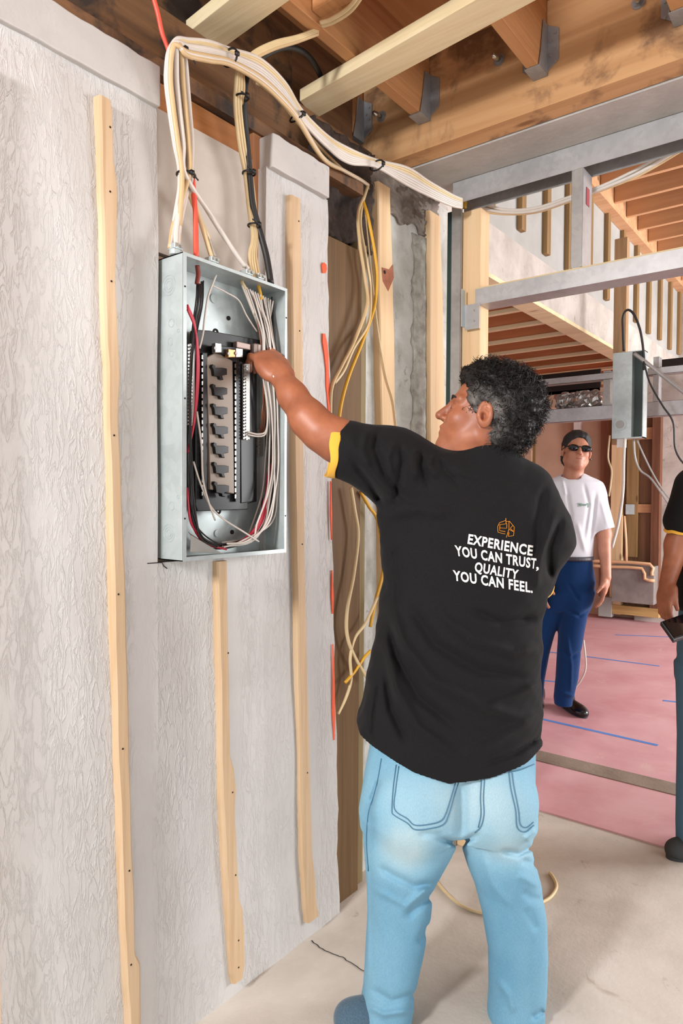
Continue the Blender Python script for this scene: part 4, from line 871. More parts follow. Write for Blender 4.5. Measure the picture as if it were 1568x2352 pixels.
def head(B, o, Mx, k=1.0, neck=True):
    """o: head origin between the ears; rows of Mx forward, left, up"""
    g = lambda x, y, z: o+(np.array([x, y, z])*k) @ Mx
    B.ell(g(-.015, 0, .040), np.array([.098, .077, .086])*k, Mx); B.ell(g(.030, 0, -.025), np.array([.062, .060, .085])*k, Mx, .03)
    for s in (-1, 1):
        B.cone(g(.0, s*.052, -.050), g(.070, s*.012, -.098), .024*k, .017*k, .03); B.ell(g(.060, s*.036, -.022), np.array([.028, .026, .026])*k, Mx, .02)
        B.cone(g(.082, s*.012, .026), g(.070, s*.048, .026), .010*k, .009*k, .014)
    B.ell(g(.076, 0, -.090), np.array([.020, .020, .017])*k, Mx, .02); B.ell(g(.075, 0, -.055), np.array([.022, .030, .022])*k, Mx, .02)
    for s in (-1, 1): B.ell(g(.096, s*.030, .006), np.array([.016, .017, .012])*k, Mx, .012, True)
    for s in (-1, 1): B.ell(g(.074, s*.031, .004), np.array([.0145, .016, .012])*k, Mx, .005)
    B.cone(g(.086, 0, .016), g(.111, 0, -.022), .008*k, .0115*k, .012); B.ell(g(.098, .011, -.027), np.array([.010, .008, .007])*k, Mx, .006); B.ell(g(.098, -.011, -.027), np.array([.010, .008, .007])*k, Mx, .006)
    B.ell(g(.092, 0, -.049), np.array([.011, .022, .006])*k, Mx, .006); B.ell(g(.089, 0, -.064), np.array([.011, .019, .007])*k, Mx, .006)
    for s in (-1, 1):
        Me = basis(Mx[0]*.96-Mx[2]*.2, Mx[2]*.96+Mx[0]*.1)
        B.ell(g(.002, s*.080, .002), np.array([.020, .010, .034])*k, Me, .004); B.ell(g(.003, s*.090, .006), np.array([.0125, .009, .024])*k, Me, .003, True); B.ell(g(.004, s*.082, -.004), np.array([.007, .012, .010])*k, Me, .003, True); B.ell(g(.016, s*.082, -.006), np.array([.005, .006, .008])*k, Me, .004); B.cone(g(-.004, s*.084, .012), g(.004, s*.084, .016), .003*k, .003*k, .003)
    if neck: B.cone(g(-.020, 0, -.055), g(-.045, 0, -.190), .056*k, .064*k, .03)
    return g
def hand(B, w, palm_dir, finger_dir, side, curl, k=1.0, spread=.0, thumb=None):
    """w wrist, finger_dir towards the knuckles, palm_dir out of the palm, side towards the thumb"""
    f = finger_dir/np.linalg.norm(finger_dir); n = palm_dir-f*(palm_dir @ f); n /= np.linalg.norm(n); t = side/np.linalg.norm(side); t = t-f*(t @ f)-n*(t @ n); t /= np.linalg.norm(t)
    B.cone(w, w+f*.03*k, .025*k, .026*k, .01); B.ell(w+f*.055*k, np.array([.050, .043, .021])*k, np.array([f, t, n]), .014); B.ell(w+f*.038*k-t*.026*k+n*.004*k, np.array([.036, .017, .018])*k, np.array([f, t, n]), .012); B.ell(w+f*.035*k+t*.022*k+n*.010*k, np.array([.034, .016, .015])*k, np.array([f, t, n]), .012)
    tips = []
    for i, (off, ln) in enumerate(((.030, .95), (.011, 1.05), (-.009, .98), (-.028, .80))):
        c = curl[i] if hasattr(curl, '__len__') else curl; p = w+f*.088*k*(1-.03*i)+t*off*k; a = c*.35; seg = [.042*ln, .026*ln, .021*ln]; r = [.0095, .0085, .0078, .0068]; d0 = f+t*off*spread
        for j in range(3):
            a2 = a; d = d0/np.linalg.norm(d0)*math.cos(a2)+n*math.sin(a2); q = p+d*seg[j]*k; B.cone(p, q, r[j]*k, r[j+1]*k, .004 if j else .008); p = q; a += c*.75
        tips.append(p)
    b = w+f*.022*k+t*.030*k+n*.008*k; th = thumb if thumb is not None else (f*.75+t*.5+n*.4); th = th/np.linalg.norm(th); m = b+th*.042*k; e = m+(th*.8+f*.4+n*.25)/1.1*.032*k
    B.cone(b, m, .014*k, .011*k, .012); B.cone(m, e, .0105*k, .008*k, .004); return tips
def stitch(name, tree, pts, mat, parent, r=.0008, off=.0012, close=False):
    q = [drape(tree, x, y, off) for x, y in cr([np.array([a, b, 0.]) for a, b in pts], 6) for x, y in [(x, y)]] if False else [drape(tree, v[0], v[1], off) for v in cr([np.array([a, b, 0.]) for a, b in pts], 6)]
    q = [v for v in q if v is not None]
    return MB().tube(q, r, 5).obj(name, mat, parent, True) if len(q) > 1 else None
# ================================================================ THE MAN AT THE PANEL
S0 = 1.75
man = None
B = Body()
fw = -Rh*.985+Dh*.17+Zv*.30; Hm = basis(fw, Zv, .0)
ho = P(1112, 962, 1.74)
hg = head(B, ho, Hm, 1.0, False)
B.cone(P(1115, 985, 1.745), P(1110, 1085, 1.755), .060, .060, .03)
# raised arm, wrist, hand
sh = P(965, 1105, 1.74); el = P(735, 990, 1.69); wr_ = P(648, 868, 1.775)
B.chain([sh, P(850, 1050, 1.71), P(775, 1012, 1.695), el], [.062, .056, .050, .046], .03); B.chain([el, P(708, 962, 1.70), P(672, 910, 1.74), wr_], [.045, .045, .036, .029], .02)
hd = P(610, 815, 1.835)-wr_; away = Dh*.75-Rh*.45-Zv*.2
hand(B, wr_, away, hd, Rh*.2+Zv*.95, [.75, 1.15, 1.25, 1.3], 1.14, .3, thumb=(hd/np.linalg.norm(hd)*.8+away*.9-Rh*.2))
# hidden arm and torso under the shirt
B.cone(P(1200, 1130, 1.77), P(1240, 1250, 1.78), .045, .042, .03); B.cone(P(1240, 1250, 1.78), P(1214, 1385, 1.93), .040, .030, .02)
hw = P(1213, 1387, 1.935); hand(B, hw, -Zv, Dh*.8-Rh*.5+Zv*.2, -Rh, .6, 1.0)
B.ell(P(1080, 1200, 1.77), (.17, .10, .20), basis(Rh), .04); B.ell(P(1045, 1500, 1.77), (.13, .08, .24), basis(Rh), .06); B.cone(P(1105, 1090, 1.76), P(1090, 1200, 1.77), .05, .07, .03)
lo = np.array([-.02, .9, .75]); 
pts = np.array([c for _, c, R_, _, _ in B.ops]); rad = np.array([R_ for _, _, R_, _, _ in B.ops])[:, None]; lo = (pts-rad).min(0)-.03; hi = (pts+rad).max(0)+.03
person, Vb, Qb = skin_obj('person', B, lo, hi, .0028, m_skin)
tag(person, 'man seen from behind in black shirt and light jeans, reaching into the panel', 'person')
# shirt
T = Body()
T.loft([(1024, 1060, 1164, 1.755, .066), (1034, 1044, 1178, 1.755, .074), (1046, 1028, 1190, 1.757, .078), (1060, 1004, 1204, 1.76, .082), (1090, 945, 1232, 1.76, .092), (1130, 895, 1266, 1.765, .110), (1185, 866, 1296, 1.77, .122), (1250, 874, 1300, 1.77, .126), (1320, 880, 1268, 1.77, .126), (1400, 872, 1246, 1.77, .126), (1480, 858, 1243, 1.77, .128), (1560, 842, 1243, 1.77, .130), (1640, 827, 1246, 1.77, .132), (1710, 814, 1250, 1.77, .134), (1800, 812, 1252, 1.77, .136)], S0, .03, 2.25)
T.cone(P(985, 1108, 1.75), P(900, 1068, 1.725), .092, .088, .05); T.cone(P(900, 1068, 1.725), P(800, 1034, 1.70), .086, .074, .04)
TR = Body(); TR.cone(P(1205, 1125, 1.77), P(1246, 1235, 1.765), .070, .066, .05); TR.cone(P(1246, 1235, 1.765), P(1220, 1355, 1.87), .066, .053, .04)
# sleeve end cut by a plane, then hollowed
ca, cb_ = P(785, 962, 1.68), P(762, 1098, 1.68); cc = (ca+cb_)/2+Dh*.02; caxis = P(900, 1068, 1.72)-P(800, 1034, 1.70); caxis /= np.linalg.norm(caxis)
upv = ca-cb_; upv /= np.linalg.norm(upv); cn = np.cross(upv, Dh); cn /= np.linalg.norm(cn)
if cn @ caxis < 0: cn = -cn
fd = [([(842, 985), (832, 1030), (850, 1075)], 9, .006), ([(868, 990), (862, 1030), (885, 1090), (930, 1150)], 8, -.007), ([(905, 1012), (890, 1050), (900, 1100)], 8, .006), ([(920, 1020), (925, 1060), (915, 1110), (905, 1160)], 7, -.006),
      ([(950, 1030), (945, 1060), (955, 1105)], 8, .006), ([(968, 1035), (965, 1070), (985, 1120)], 7, -.006), ([(990, 1045), (985, 1070), (1005, 1100)], 8, .006), ([(1012, 1052), (1020, 1080), (1050, 1110)], 7, -.005), ([(1040, 1060), (1060, 1085), (1100, 1100)], 9, .004),
      ([(800, 1000), (830, 1060), (880, 1120), (950, 1170)], 12, .006), ([(810, 1060), (850, 1110), (880, 1160)], 8, -.006), ([(880, 1180), (960, 1170), (1040, 1180)], 14, .005),
      ([(904, 1250), (914, 1310), (916, 1400)], 10, -.003), ([(1290, 1190), (1265, 1260), (1262, 1330)], 8, -.008), ([(1250, 1120), (1235, 1200), (1228, 1290)], 9, -.006), ([(1275, 1180), (1240, 1280), (1232, 1350)], 8, .005),
      ([(895, 1380), (920, 1470), (990, 1560), (1100, 1620), (1200, 1650)], 13, .009), ([(896, 1425), (912, 1510), (960, 1600), (1060, 1680)], 12, -.009), ([(890, 1485), (908, 1580), (960, 1670), (1040, 1730)], 12, .009), ([(886, 1545), (900, 1630), (935, 1710)], 10, -.008),
      ([(940, 1390), (1000, 1480), (1100, 1540), (1210, 1560)], 13, -.008), ([(1000, 1400), (1080, 1470), (1180, 1500), (1240, 1490)], 12, .007), ([(1080, 1400), (1150, 1430), (1235, 1420)], 10, -.007), ([(1120, 1620), (1180, 1600), (1240, 1570)], 10, .006), ([(1060, 1740), (1140, 1700), (1240, 1640)], 12, .006), ([(1100, 1760), (1180, 1730), (1244, 1690)], 8, -.005),
      ([(872, 1560), (860, 1640), (856, 1700)], 6, -.003)]
ff = folds(fd)
T.disp(lambda p: 2.0*ff(p)+.003*wnoise(p, 30, 3)+.0012*wnoise(p, 75, 13))
hemx = np.array([780, 815, 826, 880, 950, 1030, 1130, 1210, 1248, 1290]); hemy = np.array([1672, 1684, 1706, 1732, 1766, 1788, 1776, 1752, 1728, 1715])
class Shirt(Body):
    def ev(s, p):
        d = T.ev(p); rc = P(1223, 1342, 1.86); ax = P(1246, 1235, 1.765)-rc; ax /= np.linalg.norm(ax); e = np.maximum(TR.ev(p)-.5*T.D(p)*(np.abs(d) < .06), -((p-rc) @ ax)-.004)
        h = np.clip(.5+.5*(d-e)/.03, 0, 1); d = d*(1-h)+e*h-.03*h*(1-h); x, y, sd = proj(p); hy = np.interp(x, hemx, hemy); zh = 1.38+(1140-hy)/FPX*1.68
        d = np.maximum(d, zh-p[:, 2])                                             # hem
        side = (p-cc) @ cn; near = np.linalg.norm(p-cc, axis=1) < .16
        wav = .006*np.sin((p @ upv)*70)
        d = np.where(near, np.maximum(d, -(side+wav)), d)                                   # cut sleeve mouth
        q = p-cc; t = q @ caxis; rr = np.linalg.norm(q-t[:, None]*caxis, axis=1)-.058; d = np.where(near & (t < .05), np.maximum(d, -np.maximum(rr, t-.05)), d)
        return d
Sh = Shirt(); lo = P(700, 1900, 1.78)-.25; hi = P(1350, 950, 1.78)+.25; lo = np.minimum(P(740, 1830, 1.5), P(1330, 1830, 1.5)); 
cs = np.array([P(x, y, s) for x in (735, 1330) for y in (940, 1820) for s in (1.56, 1.97)]); lo, hi = cs.min(0), cs.max(0)
shirt, Vs, Qs = skin_obj('shirt', Sh, lo, hi, .0036, m_shirt, person); shirt['label'] = 'black short-sleeved shirt'
ts = bvh(Vs, Qs)
# yellow cuffs
def cuff(c, n, up, r, wdt, lab, th=.004, wave=.003):
    up = up/np.linalg.norm(up); n = n/np.linalg.norm(n); up = up-n*(up @ n); up /= np.linalg.norm(up); b = np.cross(n, up); V = []; Fc = []; m = 48
    for k in range(4):
        rr = r+(th if k in (1, 2) else 0); off = -wdt/2 if k in (0, 1) else wdt/2
        for i in range(m):
            a = 2*math.pi*i/m; wv = wave*math.sin(3*a+1)+.5*wave*math.sin(7*a)
            V.append(c+n*(off*(1+.25*math.sin(2*a))+wv)+(up*math.cos(a)+b*math.sin(a)*.92)*(rr+.4*wv))
    for k in range(4):
        for i in range(m): j = (i+1) % m; k2 = (k+1) % 4; Fc.append((k*m+i, k*m+j, k2*m+j, k2*m+i))
    o = mk('cuff', V, Fc, m_yel, person, True); o['label'] = lab; o.modifiers.new('sub', 'SUBSURF').levels = 1; return o
cuff(cc-cn*.004, cn, upv, .0715, .026, 'yellow sleeve cuff')
rc = P(1223, 1344, 1.86); cuff(rc, P(1246, 1235, 1.765)-rc, Rh, .054, .02, 'yellow right sleeve cuff')
# collar fold
cl = []
for a in np.linspace(-.15, math.pi+.3, 26): cl.append(P(1111, 1036, 1.757)+Rh*.076*math.cos(a)-Dh*.074*math.sin(a)+Zv*(-.006*math.cos(a)))
MB().tube(cl, .0065, 8, flat=1.5).obj('collar', m_shirt, person, True)
# printed lettering and logo laid on the back of the shirt
def letter(txt, quad, mat, nm='lettering'):
    cu = bpy.data.curves.new('t', 'FONT'); cu.body = txt; cu.offset = .030; cu.resolution_u = 3; cu.space_character = 1.10
    o = bpy.data.objects.new('t', cu); COL.objects.link(o); bpy.context.view_layer.update(); dg = bpy.context.evaluated_depsgraph_get(); me = bpy.data.meshes.new_from_object(o.evaluated_get(dg))
    COL.objects.unlink(o); bpy.data.objects.remove(o); bm = bmesh.new(); bm.from_mesh(me); bmesh.ops.triangulate(bm, faces=bm.faces)
    for _ in range(2):
        e = [e for e in bm.edges if e.calc_length() > .16]
        if e: bmesh.ops.subdivide_edges(bm, edges=e, cuts=1); bmesh.ops.triangulate(bm, faces=bm.faces)
    vs = np.array([v.co[:2] for v in bm.verts]); lo_, hi_ = vs.min(0), vs.max(0); top = .72; bot = 0.0
    tl, tr, bl, br = [np.array(q, float) for q in quad]; V = []
    for x, y in vs:
        a = (x-lo_[0])/(hi_[0]-lo_[0]); b = (y-bot)/(top-bot); q = (bl*(1-a)+br*a)*(1-b)+(tl*(1-a)+tr*a)*b; d = drape(ts, q[0], q[1], .0016); V.append(d if d is not None else P(q[0], q[1], 1.64))
    Fc = [[v.index for v in f.verts] for f in bm.faces]; bm.free(); me2 = mk(nm, V, Fc, mat, shirt); return me2
letter('EXPERIENCE', [(1076, 1226), (1223, 1253), (1073, 1248), (1221, 1276)], m_print)
letter('YOU CAN TRUST,', [(1043, 1252), (1238, 1284), (1046, 1275), (1236, 1307)], m_print)
letter('QUALITY', [(1091, 1290), (1191, 1309), (1089, 1312), (1188, 1330)], m_print)
letter('YOU CAN FEEL.', [(1039, 1309), (1222, 1338), (1041, 1332), (1222, 1361)], m_print)
lgp = [[(1137, 1163), (1139, 1200)], [(1136, 1177), (1098, 1191), (1087, 1215), (1089, 1250), (1134, 1261)], [(1098, 1203), (1144, 1197), (1143, 1226), (1098, 1222)], [(1101, 1205), (1100, 1240), (1134, 1246)], [(1157, 1188), (1160, 1182), (1190, 1218), (1185, 1271), (1154, 1276), (1157, 1250)], [(1157, 1188), (1157, 1232), (1186, 1247), (1164, 1225), (1180, 1210)], [(1140, 1184), (1160, 1182)], [(1156, 1232), (1141, 1282)]]
for i, pl_ in enumerate(lgp):
    q = [];
    for a, b in zip(pl_[:-1], pl_[1:]):
        for t in (0, .33, .66): q.append((a[0]+(b[0]-a[0])*t, a[1]+(b[1]-a[1])*t))
    q.append(pl_[-1]); q = [drape(ts, 740+x*.37, 760+y*.37, .0012) for x, y in q]; q = [v for v in q if v is not None]
    MB().tube(q, .0011, 5, flat=.5).obj('logo_line', m_logo, shirt)
# jeans
Jn = Body()
Jn.loft([(1640, 862, 1228, 1.78, .115), (1725, 852, 1231, 1.78, .120), (1800, 838, 1231, 1.78, .126), (1860, 829, 1234, 1.78, .130), (1900, 832, 1236, 1.785, .118)], S0, .03, 2.4)
Jn.loft([(1870, 832, 1062, 1.775, .122), (1925, 838, 1060, 1.775, .118), (1960, 842, 1044, 1.775, .112), (2000, 847, 1022, 1.776, .104), (2040, 851, 1003, 1.78, .098), (2110, 854, 996, 1.775, .090), (2200, 847, 980, 1.77, .084), (2290, 841, 962, 1.77, .082), (2340, 832, 958, 1.77, .084), (2372, 826, 952, 1.77, .082)], S0, .010, 2.2)
Jn.loft([(1870, 1050, 1236, 1.79, .118), (1925, 1060, 1226, 1.79, .116), (1960, 1070, 1228, 1.79, .110), (2000, 1083, 1240, 1.79, .104), (2040, 1099, 1250, 1.79, .098), (2110, 1118, 1262, 1.785, .090), (2200, 1134, 1268, 1.785, .084), (2290, 1136, 1266, 1.79, .080), (2340, 1134, 1262, 1.79, .082), (2362, 1134, 1258, 1.79, .080)], S0, .010, 2.2)
Jn.ell(P(955, 1860, 1.69), (.098, .060, .10), basis(Rh), .05); Jn.ell(P(1150, 1850, 1.70), (.088, .055, .095), basis(Rh), .05)
fj = folds([([(870, 1990), (900, 2010), (950, 2035), (1000, 2030)], 9, -.007), ([(1000, 1925), (1040, 1935), (1062, 1935), (1100, 1915)], 7, -.010), ([(960, 1915), (1020, 1918)], 8, -.005), ([(930, 2110), (960, 2080), (1000, 2050)], 10, -.007), ([(925, 2095), (985, 2035)], 9, .005), ([(960, 2170), (985, 2120)], 9, -.005),
            ([(1150, 1955), (1190, 1962), (1225, 1945)], 7, -.008), ([(1195, 1975), (1235, 1990)], 8, -.004), ([(1200, 2045), (1215, 2060), (1245, 2070)], 10, -.004), ([(1185, 2010), (1240, 2035)], 9, .004), ([(1205, 2085), (1235, 2140)], 10, -.004), ([(1205, 1930), (1230, 1905)], 7, .006),
            ([(842, 1930), (845, 2100), (846, 2250)], 5, .003), ([(850, 2270), (900, 2300), (960, 2280)], 8, -.005), ([(845, 2310), (880, 2330), (950, 2320)], 8, .006), ([(1140, 2250), (1170, 2290), (1180, 2330)], 8, .005), ([(1220, 2340), (1250, 2320)], 7, -.006), ([(1060, 1790), (1062, 1860), (1060, 1925)], 14, -.010), ([(870, 1790), (860, 1820), (850, 1850)], 7, -.004), ([(855, 2040), (930, 2080), (985, 2040)], 7, .003), ([(1110, 1960), (1130, 2030), (1180, 2090)], 10, .004)])
Jn.disp(lambda p: 1.5*fj(p)+.0012*wnoise(p, 40, 5))
def fade(V):
    x, y, s = proj(V); g = lambda cx, cy, rx, ry: np.exp(-((x-cx)/rx)**2-((y-cy)/ry)**2)
    f = .75*g(930, 1950, 60, 55)+.38*g(1000, 1850, 190, 100)+.36*g(1150, 1850, 100, 110)+.35*g(1180, 1960, 50, 40)
    return np.clip(.02+f-.35*g(850, 1900, 18, 60)+.1*wnoise(V, 18, 2), 0, .75)
cs = np.array([P(x, y, s) for x in (800, 1290) for y in (1600, 2400) for s in (1.56, 2.0)])
jeans, Vj, Qj = skin_obj('jeans', Jn, cs.min(0), cs.max(0), .0038, m_denim, person, {'fade': fade}); jeans['label'] = 'light blue washed jeans'; tj = bvh(Vj, Qj)
for a in ([(910, 1757), (903, 1810), (900, 1860), (905, 1872), (935, 1890), (953, 1905), (990, 1902), (1018, 1893), (1030, 1870), (1042, 1830), (1053, 1795)], [(916, 1760), (909, 1810), (906, 1858), (935, 1880), (953, 1895), (990, 1892), (1013, 1884), (1024, 1866), (1036, 1828), (1046, 1795)],
          [(1168, 1775), (1172, 1810), (1183, 1860), (1187, 1900), (1205, 1910), (1225, 1895)], [(1175, 1775), (1180, 1810), (1190, 1860), (1194, 1893), (1208, 1900), (1224, 1888)], [(1168, 1774), (1195, 1768), (1226, 1755)],
          [(1106, 1780), (1103, 1830), (1104, 1870), (1098, 1900)], [(1113, 1780), (1110, 1830), (1111, 1870), (1104, 1898), (1090, 1912)], [(876, 1742), (868, 1790), (858, 1830), (846, 1870), (842, 1930), (846, 2000)]):
    stitch('pocket_stitching' if a[0][0] not in (1106, 1113, 876) else 'seam_stitching', tj, a, m_thread, jeans, .0013)
# shoes
def shoe(nm, heel, toe, k, parent, lab, mat, up=.10, sole=True):
    heel = np.array(heel, float); toe = np.array(toe, float); heel[2] = toe[2] = 0; d = toe-heel; ln = np.linalg.norm(d); d /= ln; l = np.cross(Zv, d); Mx = np.array([d, l, Zv]); Bd = Body(); g = lambda x, y, z: heel+d*x*ln+l*y+Zv*z
    Bd.ell(g(.78, 0, .030), (ln*.26, .047, .042), Mx); Bd.ell(g(.45, 0, .035), (ln*.36, .038, .046), Mx, .03); Bd.ell(g(.16, 0, .040), (ln*.19, .036, .050), Mx, .03); Bd.cone(g(.2, 0, .05), g(.22, 0, up), .038, .042, .03)
    ev0 = Bd.ev
    class Cut(Body):
        def ev(s, p): return np.maximum(ev0(p), .012-p[:, 2])
    c = Cut(); cs_ = np.array([g(-.1, -.08, -.01), g(1.15, .08, up+.06), g(-.1, .08, 0), g(1.15, -.08, 0)]); o, V, q = skin_obj(nm, c, cs_.min(0), cs_.max(0), .004*k, mat, parent); o['label'] = lab
    m = MB(); poly = []
    for a in np.linspace(0, 2*math.pi, 30, endpoint=False): poly.append(g(.5+.53*math.cos(a), (.040+.010*math.cos(a))*math.sin(a), 0.0))
    m.prism(poly, (0, 0, .020)).obj('sole', m_sole, o, bev=.003); return o
sl = shoe('shoe', PZ(925, 2376, 0)+Dh*.045, PZ(772, 2392, 0)+Dh*.03, 1, person, 'blue grey suede shoe, left', m_sneak, .06)
shoe('shoe', PZ(1197, 2376, 0)+Dh*.07, PZ(1190, 2215, 0), 1, person, 'blue grey suede shoe, right', m_sneak, .05)
for i in range(0):
    a = PZ(820-i*10, 2330, .085); MB().tube(cr([a-Dh*.02, a+Zv*.012, a+Dh*.03]), .002, 5).obj('lace', m_print, sl)
# hair: scalp cap and curls
H = Body(); hgl = hg
H.ell(hgl(-.030, 0, .056), (.104, .088, .088), Hm); H.ell(hgl(-.052, 0, -.005), (.072, .078, .080), Hm, .03); H.ell(hgl(.035, 0, .095), (.055, .064, .040), Hm, .03)

for s in (-1, 1): H.ell(hgl(.022, s*.058, .050), (.034, .028, .044), Hm, .02)
H.ell(hgl(.130, 0, .0), (.080, .12, .090), Hm, .01, True); H.ell(hgl(.035, .1, -.055), (.055, .045, .050), Hm, .012, True); H.ell(hgl(.035, -.1, -.055), (.055, .045, .050), Hm, .012, True)
H.ell(hgl(.002, .098, -.004), (.026, .030, .038), Hm, .006, True); H.ell(hgl(.002, -.098, -.004), (.026, .030, .038), Hm, .006, True); H.ell(hgl(-.03, 0, -.135), (.12, .12, .055), Hm, .01, True)
H.disp(lambda p: .0055*wnoise(p, 150, 8)+.003*wnoise(p, 330, 9))
def grey(V):
    q = (V-ho) @ Hm.T; side = np.clip((np.abs(q[:, 1])-.035)/.04, 0, 1); lowf = np.clip((.075-q[:, 2])/.05, 0, 1)*np.clip((q[:, 0]+.10)/.06, 0, 1); return side*lowf*(.36+.3*wnoise(V, 110, 4))*np.clip((q[:, 0]+.075)/.06, 0, 1)
hair, Vh, Qh = skin_obj('hair', H, ho-.17, ho+.20, .0032, m_hairg, person, {'grey': grey}); hair['label'] = 'curly black hair greying at the temple'
cu = MB(); idx = rng.choice(len(Vh), 3600, replace=False); gr = grey(Vh); gg = []
ctr = hgl(-.02, 0, .02)
for i in idx:
    p = Vh[i]; n = p-ctr; n /= np.linalg.norm(n); t = np.cross(n, rng.normal(size=3)); t /= np.linalg.norm(t); b = np.cross(n, t); ln = rng.uniform(.010, .024); rad_ = rng.uniform(.003, .006); tw = rng.uniform(3, 6)
    q0 = (p-ho) @ Hm.T
    if q0[0] > .045 and q0[2] < .062: continue
    if q0[0] > .05 or (abs(q0[1]) > .06 and q0[2] < .04 and q0[0] > -.03): ln *= .3; rad_ *= .4
    m = 7; pts_ = [p-n*.003+n*ln*f+(t*math.cos(tw*f)+b*math.sin(tw*f)-t)*rad_*(f+.25)*1.5 for f in np.linspace(0, 1, m)]; s0 = len(cu.v); cu.tube(pts_, [.0011*(1-.6*f) for f in np.linspace(0, 1, m)], 3, False); gg += [gr[i]*1.5 if rng.random() < .5 else 0]*(len(cu.v)-s0)
o = mk('curls', cu.v, cu.f, m_hairg, hair, True); at = o.data.attributes.new('grey', 'FLOAT', 'POINT'); at.data.foreach_set('value', np.clip(np.array(gg), 0, 1).astype(np.float32)); o['kind'] = 'stuff'
# eyes, brow, bracelet
for s in (-1, 1):
    c = hgl(.078, s*.031, .004); c = hgl(.0755, s*.031, .003); m = Body().ell(c, (.0125, .0110, .0070), Hm); o, _, _ = skin_obj('eye', m, c-.02, c+.02, .0022, m_eye, person)
    MB().tube([hgl(.092, s*.014, .024), hgl(.091, s*.030, .031), hgl(.076, s*.048, .025)], [.003, .0045, .002], 6, flat=.7).obj('eyebrow', m_hair, person, True)
    c2 = hgl(.0865, s*.031, .003); MB().cyl(c2, c2+Hm[0]*.0018, .005, 10).obj('iris', m_black, o)
ax = wr_-P(672, 910, 1.74); ax /= np.linalg.norm(ax); u_ = np.cross(ax, Dh); u_ /= np.linalg.norm(u_); w_ = np.cross(ax, u_); c = wr_-ax*.004
br = MB().tube([c+(u_*math.cos(a)+w_*math.sin(a))*.0275 for a in np.linspace(0, 6.2832, 32)], .0011, 5).obj('bracelet', plain('dark_red_cord', srgb(110, 44, 30), .6), person)
q = c+(u_*.6-w_*.85)*.0275 if ((u_*.6-w_*.85) @ Dh) < 0 else c+(u_*.6+w_*.85)*.0275
Body(); MB().tube([q-ax*.003, q+ax*.003], .0035, 8).obj('bead', m_print, br)
# ================================================================ THE MAN IN THE WHITE TEE
s2 = 4.2
B = Body(); fw = -Dh*.97-Rh*.12+Zv*.16; Hm2 = basis(fw, Zv, -.10)
o2 = P(1323, 1040, s2); hg2 = head(B, o2, Hm2, 1.0, True)
B.chain([P(1368, 1140, s2+.02), P(1386, 1225, s2), P(1392, 1325, s2-.08)], [.045, .042, .028], .03); hand(B, P(1391, 1328, s2-.08), -Rh*.8+Dh*.2, Zv*-1-Rh*.15, -Dh-Rh*.3, .35, 1.05)
B.chain([P(1262, 1140, s2+.05), P(1244, 1225, s2+.05), P(1248, 1325, s2)], [.045, .042, .028], .03); hand(B, P(1248, 1328, s2), Rh*.8, Zv*-1, -Dh, .35, 1.05)
B.ell(P(1316, 1180, s2+.03), (.10, .09, .24), basis(Rh), .04)
pts = np.array([c for _, c, R_, _, _ in B.ops]); rad = np.array([R_ for _, _, R_, _, _ in B.ops])[:, None]
p2, _, _ = skin_obj('person', B, (pts-rad).min(0)-.02, (pts+rad).max(0)+.02, .0048, m_skin2); tag(p2, 'man standing far back in white tee, blue jeans and dark sunglasses', 'person')
T2 = Body(); T2.loft([(1088, 1292, 1340, s2+.04, .06), (1096, 1275, 1355, s2+.04, .085), (1108, 1256, 1376, s2+.04, .105), (1135, 1245, 1384, s2+.04, .12), (1180, 1256, 1372, s2+.04, .125), (1230, 1264, 1362, s2+.04, .118), (1284, 1272, 1358, s2+.04, .112)], s2, .04)
T2s = []
for a_, b_, c_ in ((P(1360, 1130, s2+.03), P(1388, 1225, s2), P(1387, 1217, s2)), (P(1264, 1130, s2+.06), P(1244, 1225, s2+.05), P(1245, 1217, s2+.05))): T2s.append((Body().cone(a_, b_, .074, .066, .05), c_, (a_-b_)/np.linalg.norm(a_-b_)))
f2 = folds([([(1300, 1120), (1310, 1180), (1312, 1260)], 4, -.008), ([(1340, 1110), (1352, 1160), (1340, 1240)], 4, -.008), ([(1368, 1130), (1362, 1190), (1352, 1260)], 4, -.012), ([(1290, 1100), (1300, 1140)], 3, .008), ([(1325, 1200), (1345, 1270)], 5, .008), ([(1380, 1150), (1395, 1210)], 4, .007)])
T2.disp(f2); sle = P(1386, 1216, s2)
class T2c(Body):
    def ev(s, p):
        d = T2.ev(p)
        for bd, c0_, ax_ in T2s:
            e = np.maximum(bd.ev(p)-f2(p)*.6, -((p-c0_) @ ax_)); h = np.clip(.5+.5*(d-e)/.035, 0, 1); d = d*(1-h)+e*h-.035*h*(1-h)
        c_ = P(1312, 1070, s2+.0); q = (p-c_)
        rr = np.sqrt((q @ Rh)**2+(q @ Dh)**2)-.062; return np.maximum(d, -np.maximum(rr, P(0, 1094, s2)[2]-p[:, 2])*1.0)
cs = np.array([P(x, y, s) for x in (1210, 1425) for y in (1060, 1300) for s in (s2-.2, s2+.26)])
tee, Vt, Qt = skin_obj('tee', T2c(), cs.min(0), cs.max(0), .006, m_tee, p2); tee['label'] = 'white crew-neck tee'; tt_ = bvh(Vt, Qt)
q = [drape(tt_, x, y, .002) for x, y in ((1327, 1155), (1356, 1156), (1350, 1166), (1328, 1164))]; MB().prism(q, -Dh*.001).obj('chest_print', m_green, tee)
q = [drape(tt_, x, y, .004) for x, y in ((1330, 1157), (1346, 1158), (1344, 1162), (1331, 1161))]; MB().prism(q, -Dh*.001).obj('chest_print', plain('darker_green_print', srgb(112, 134, 124), .7), tee)
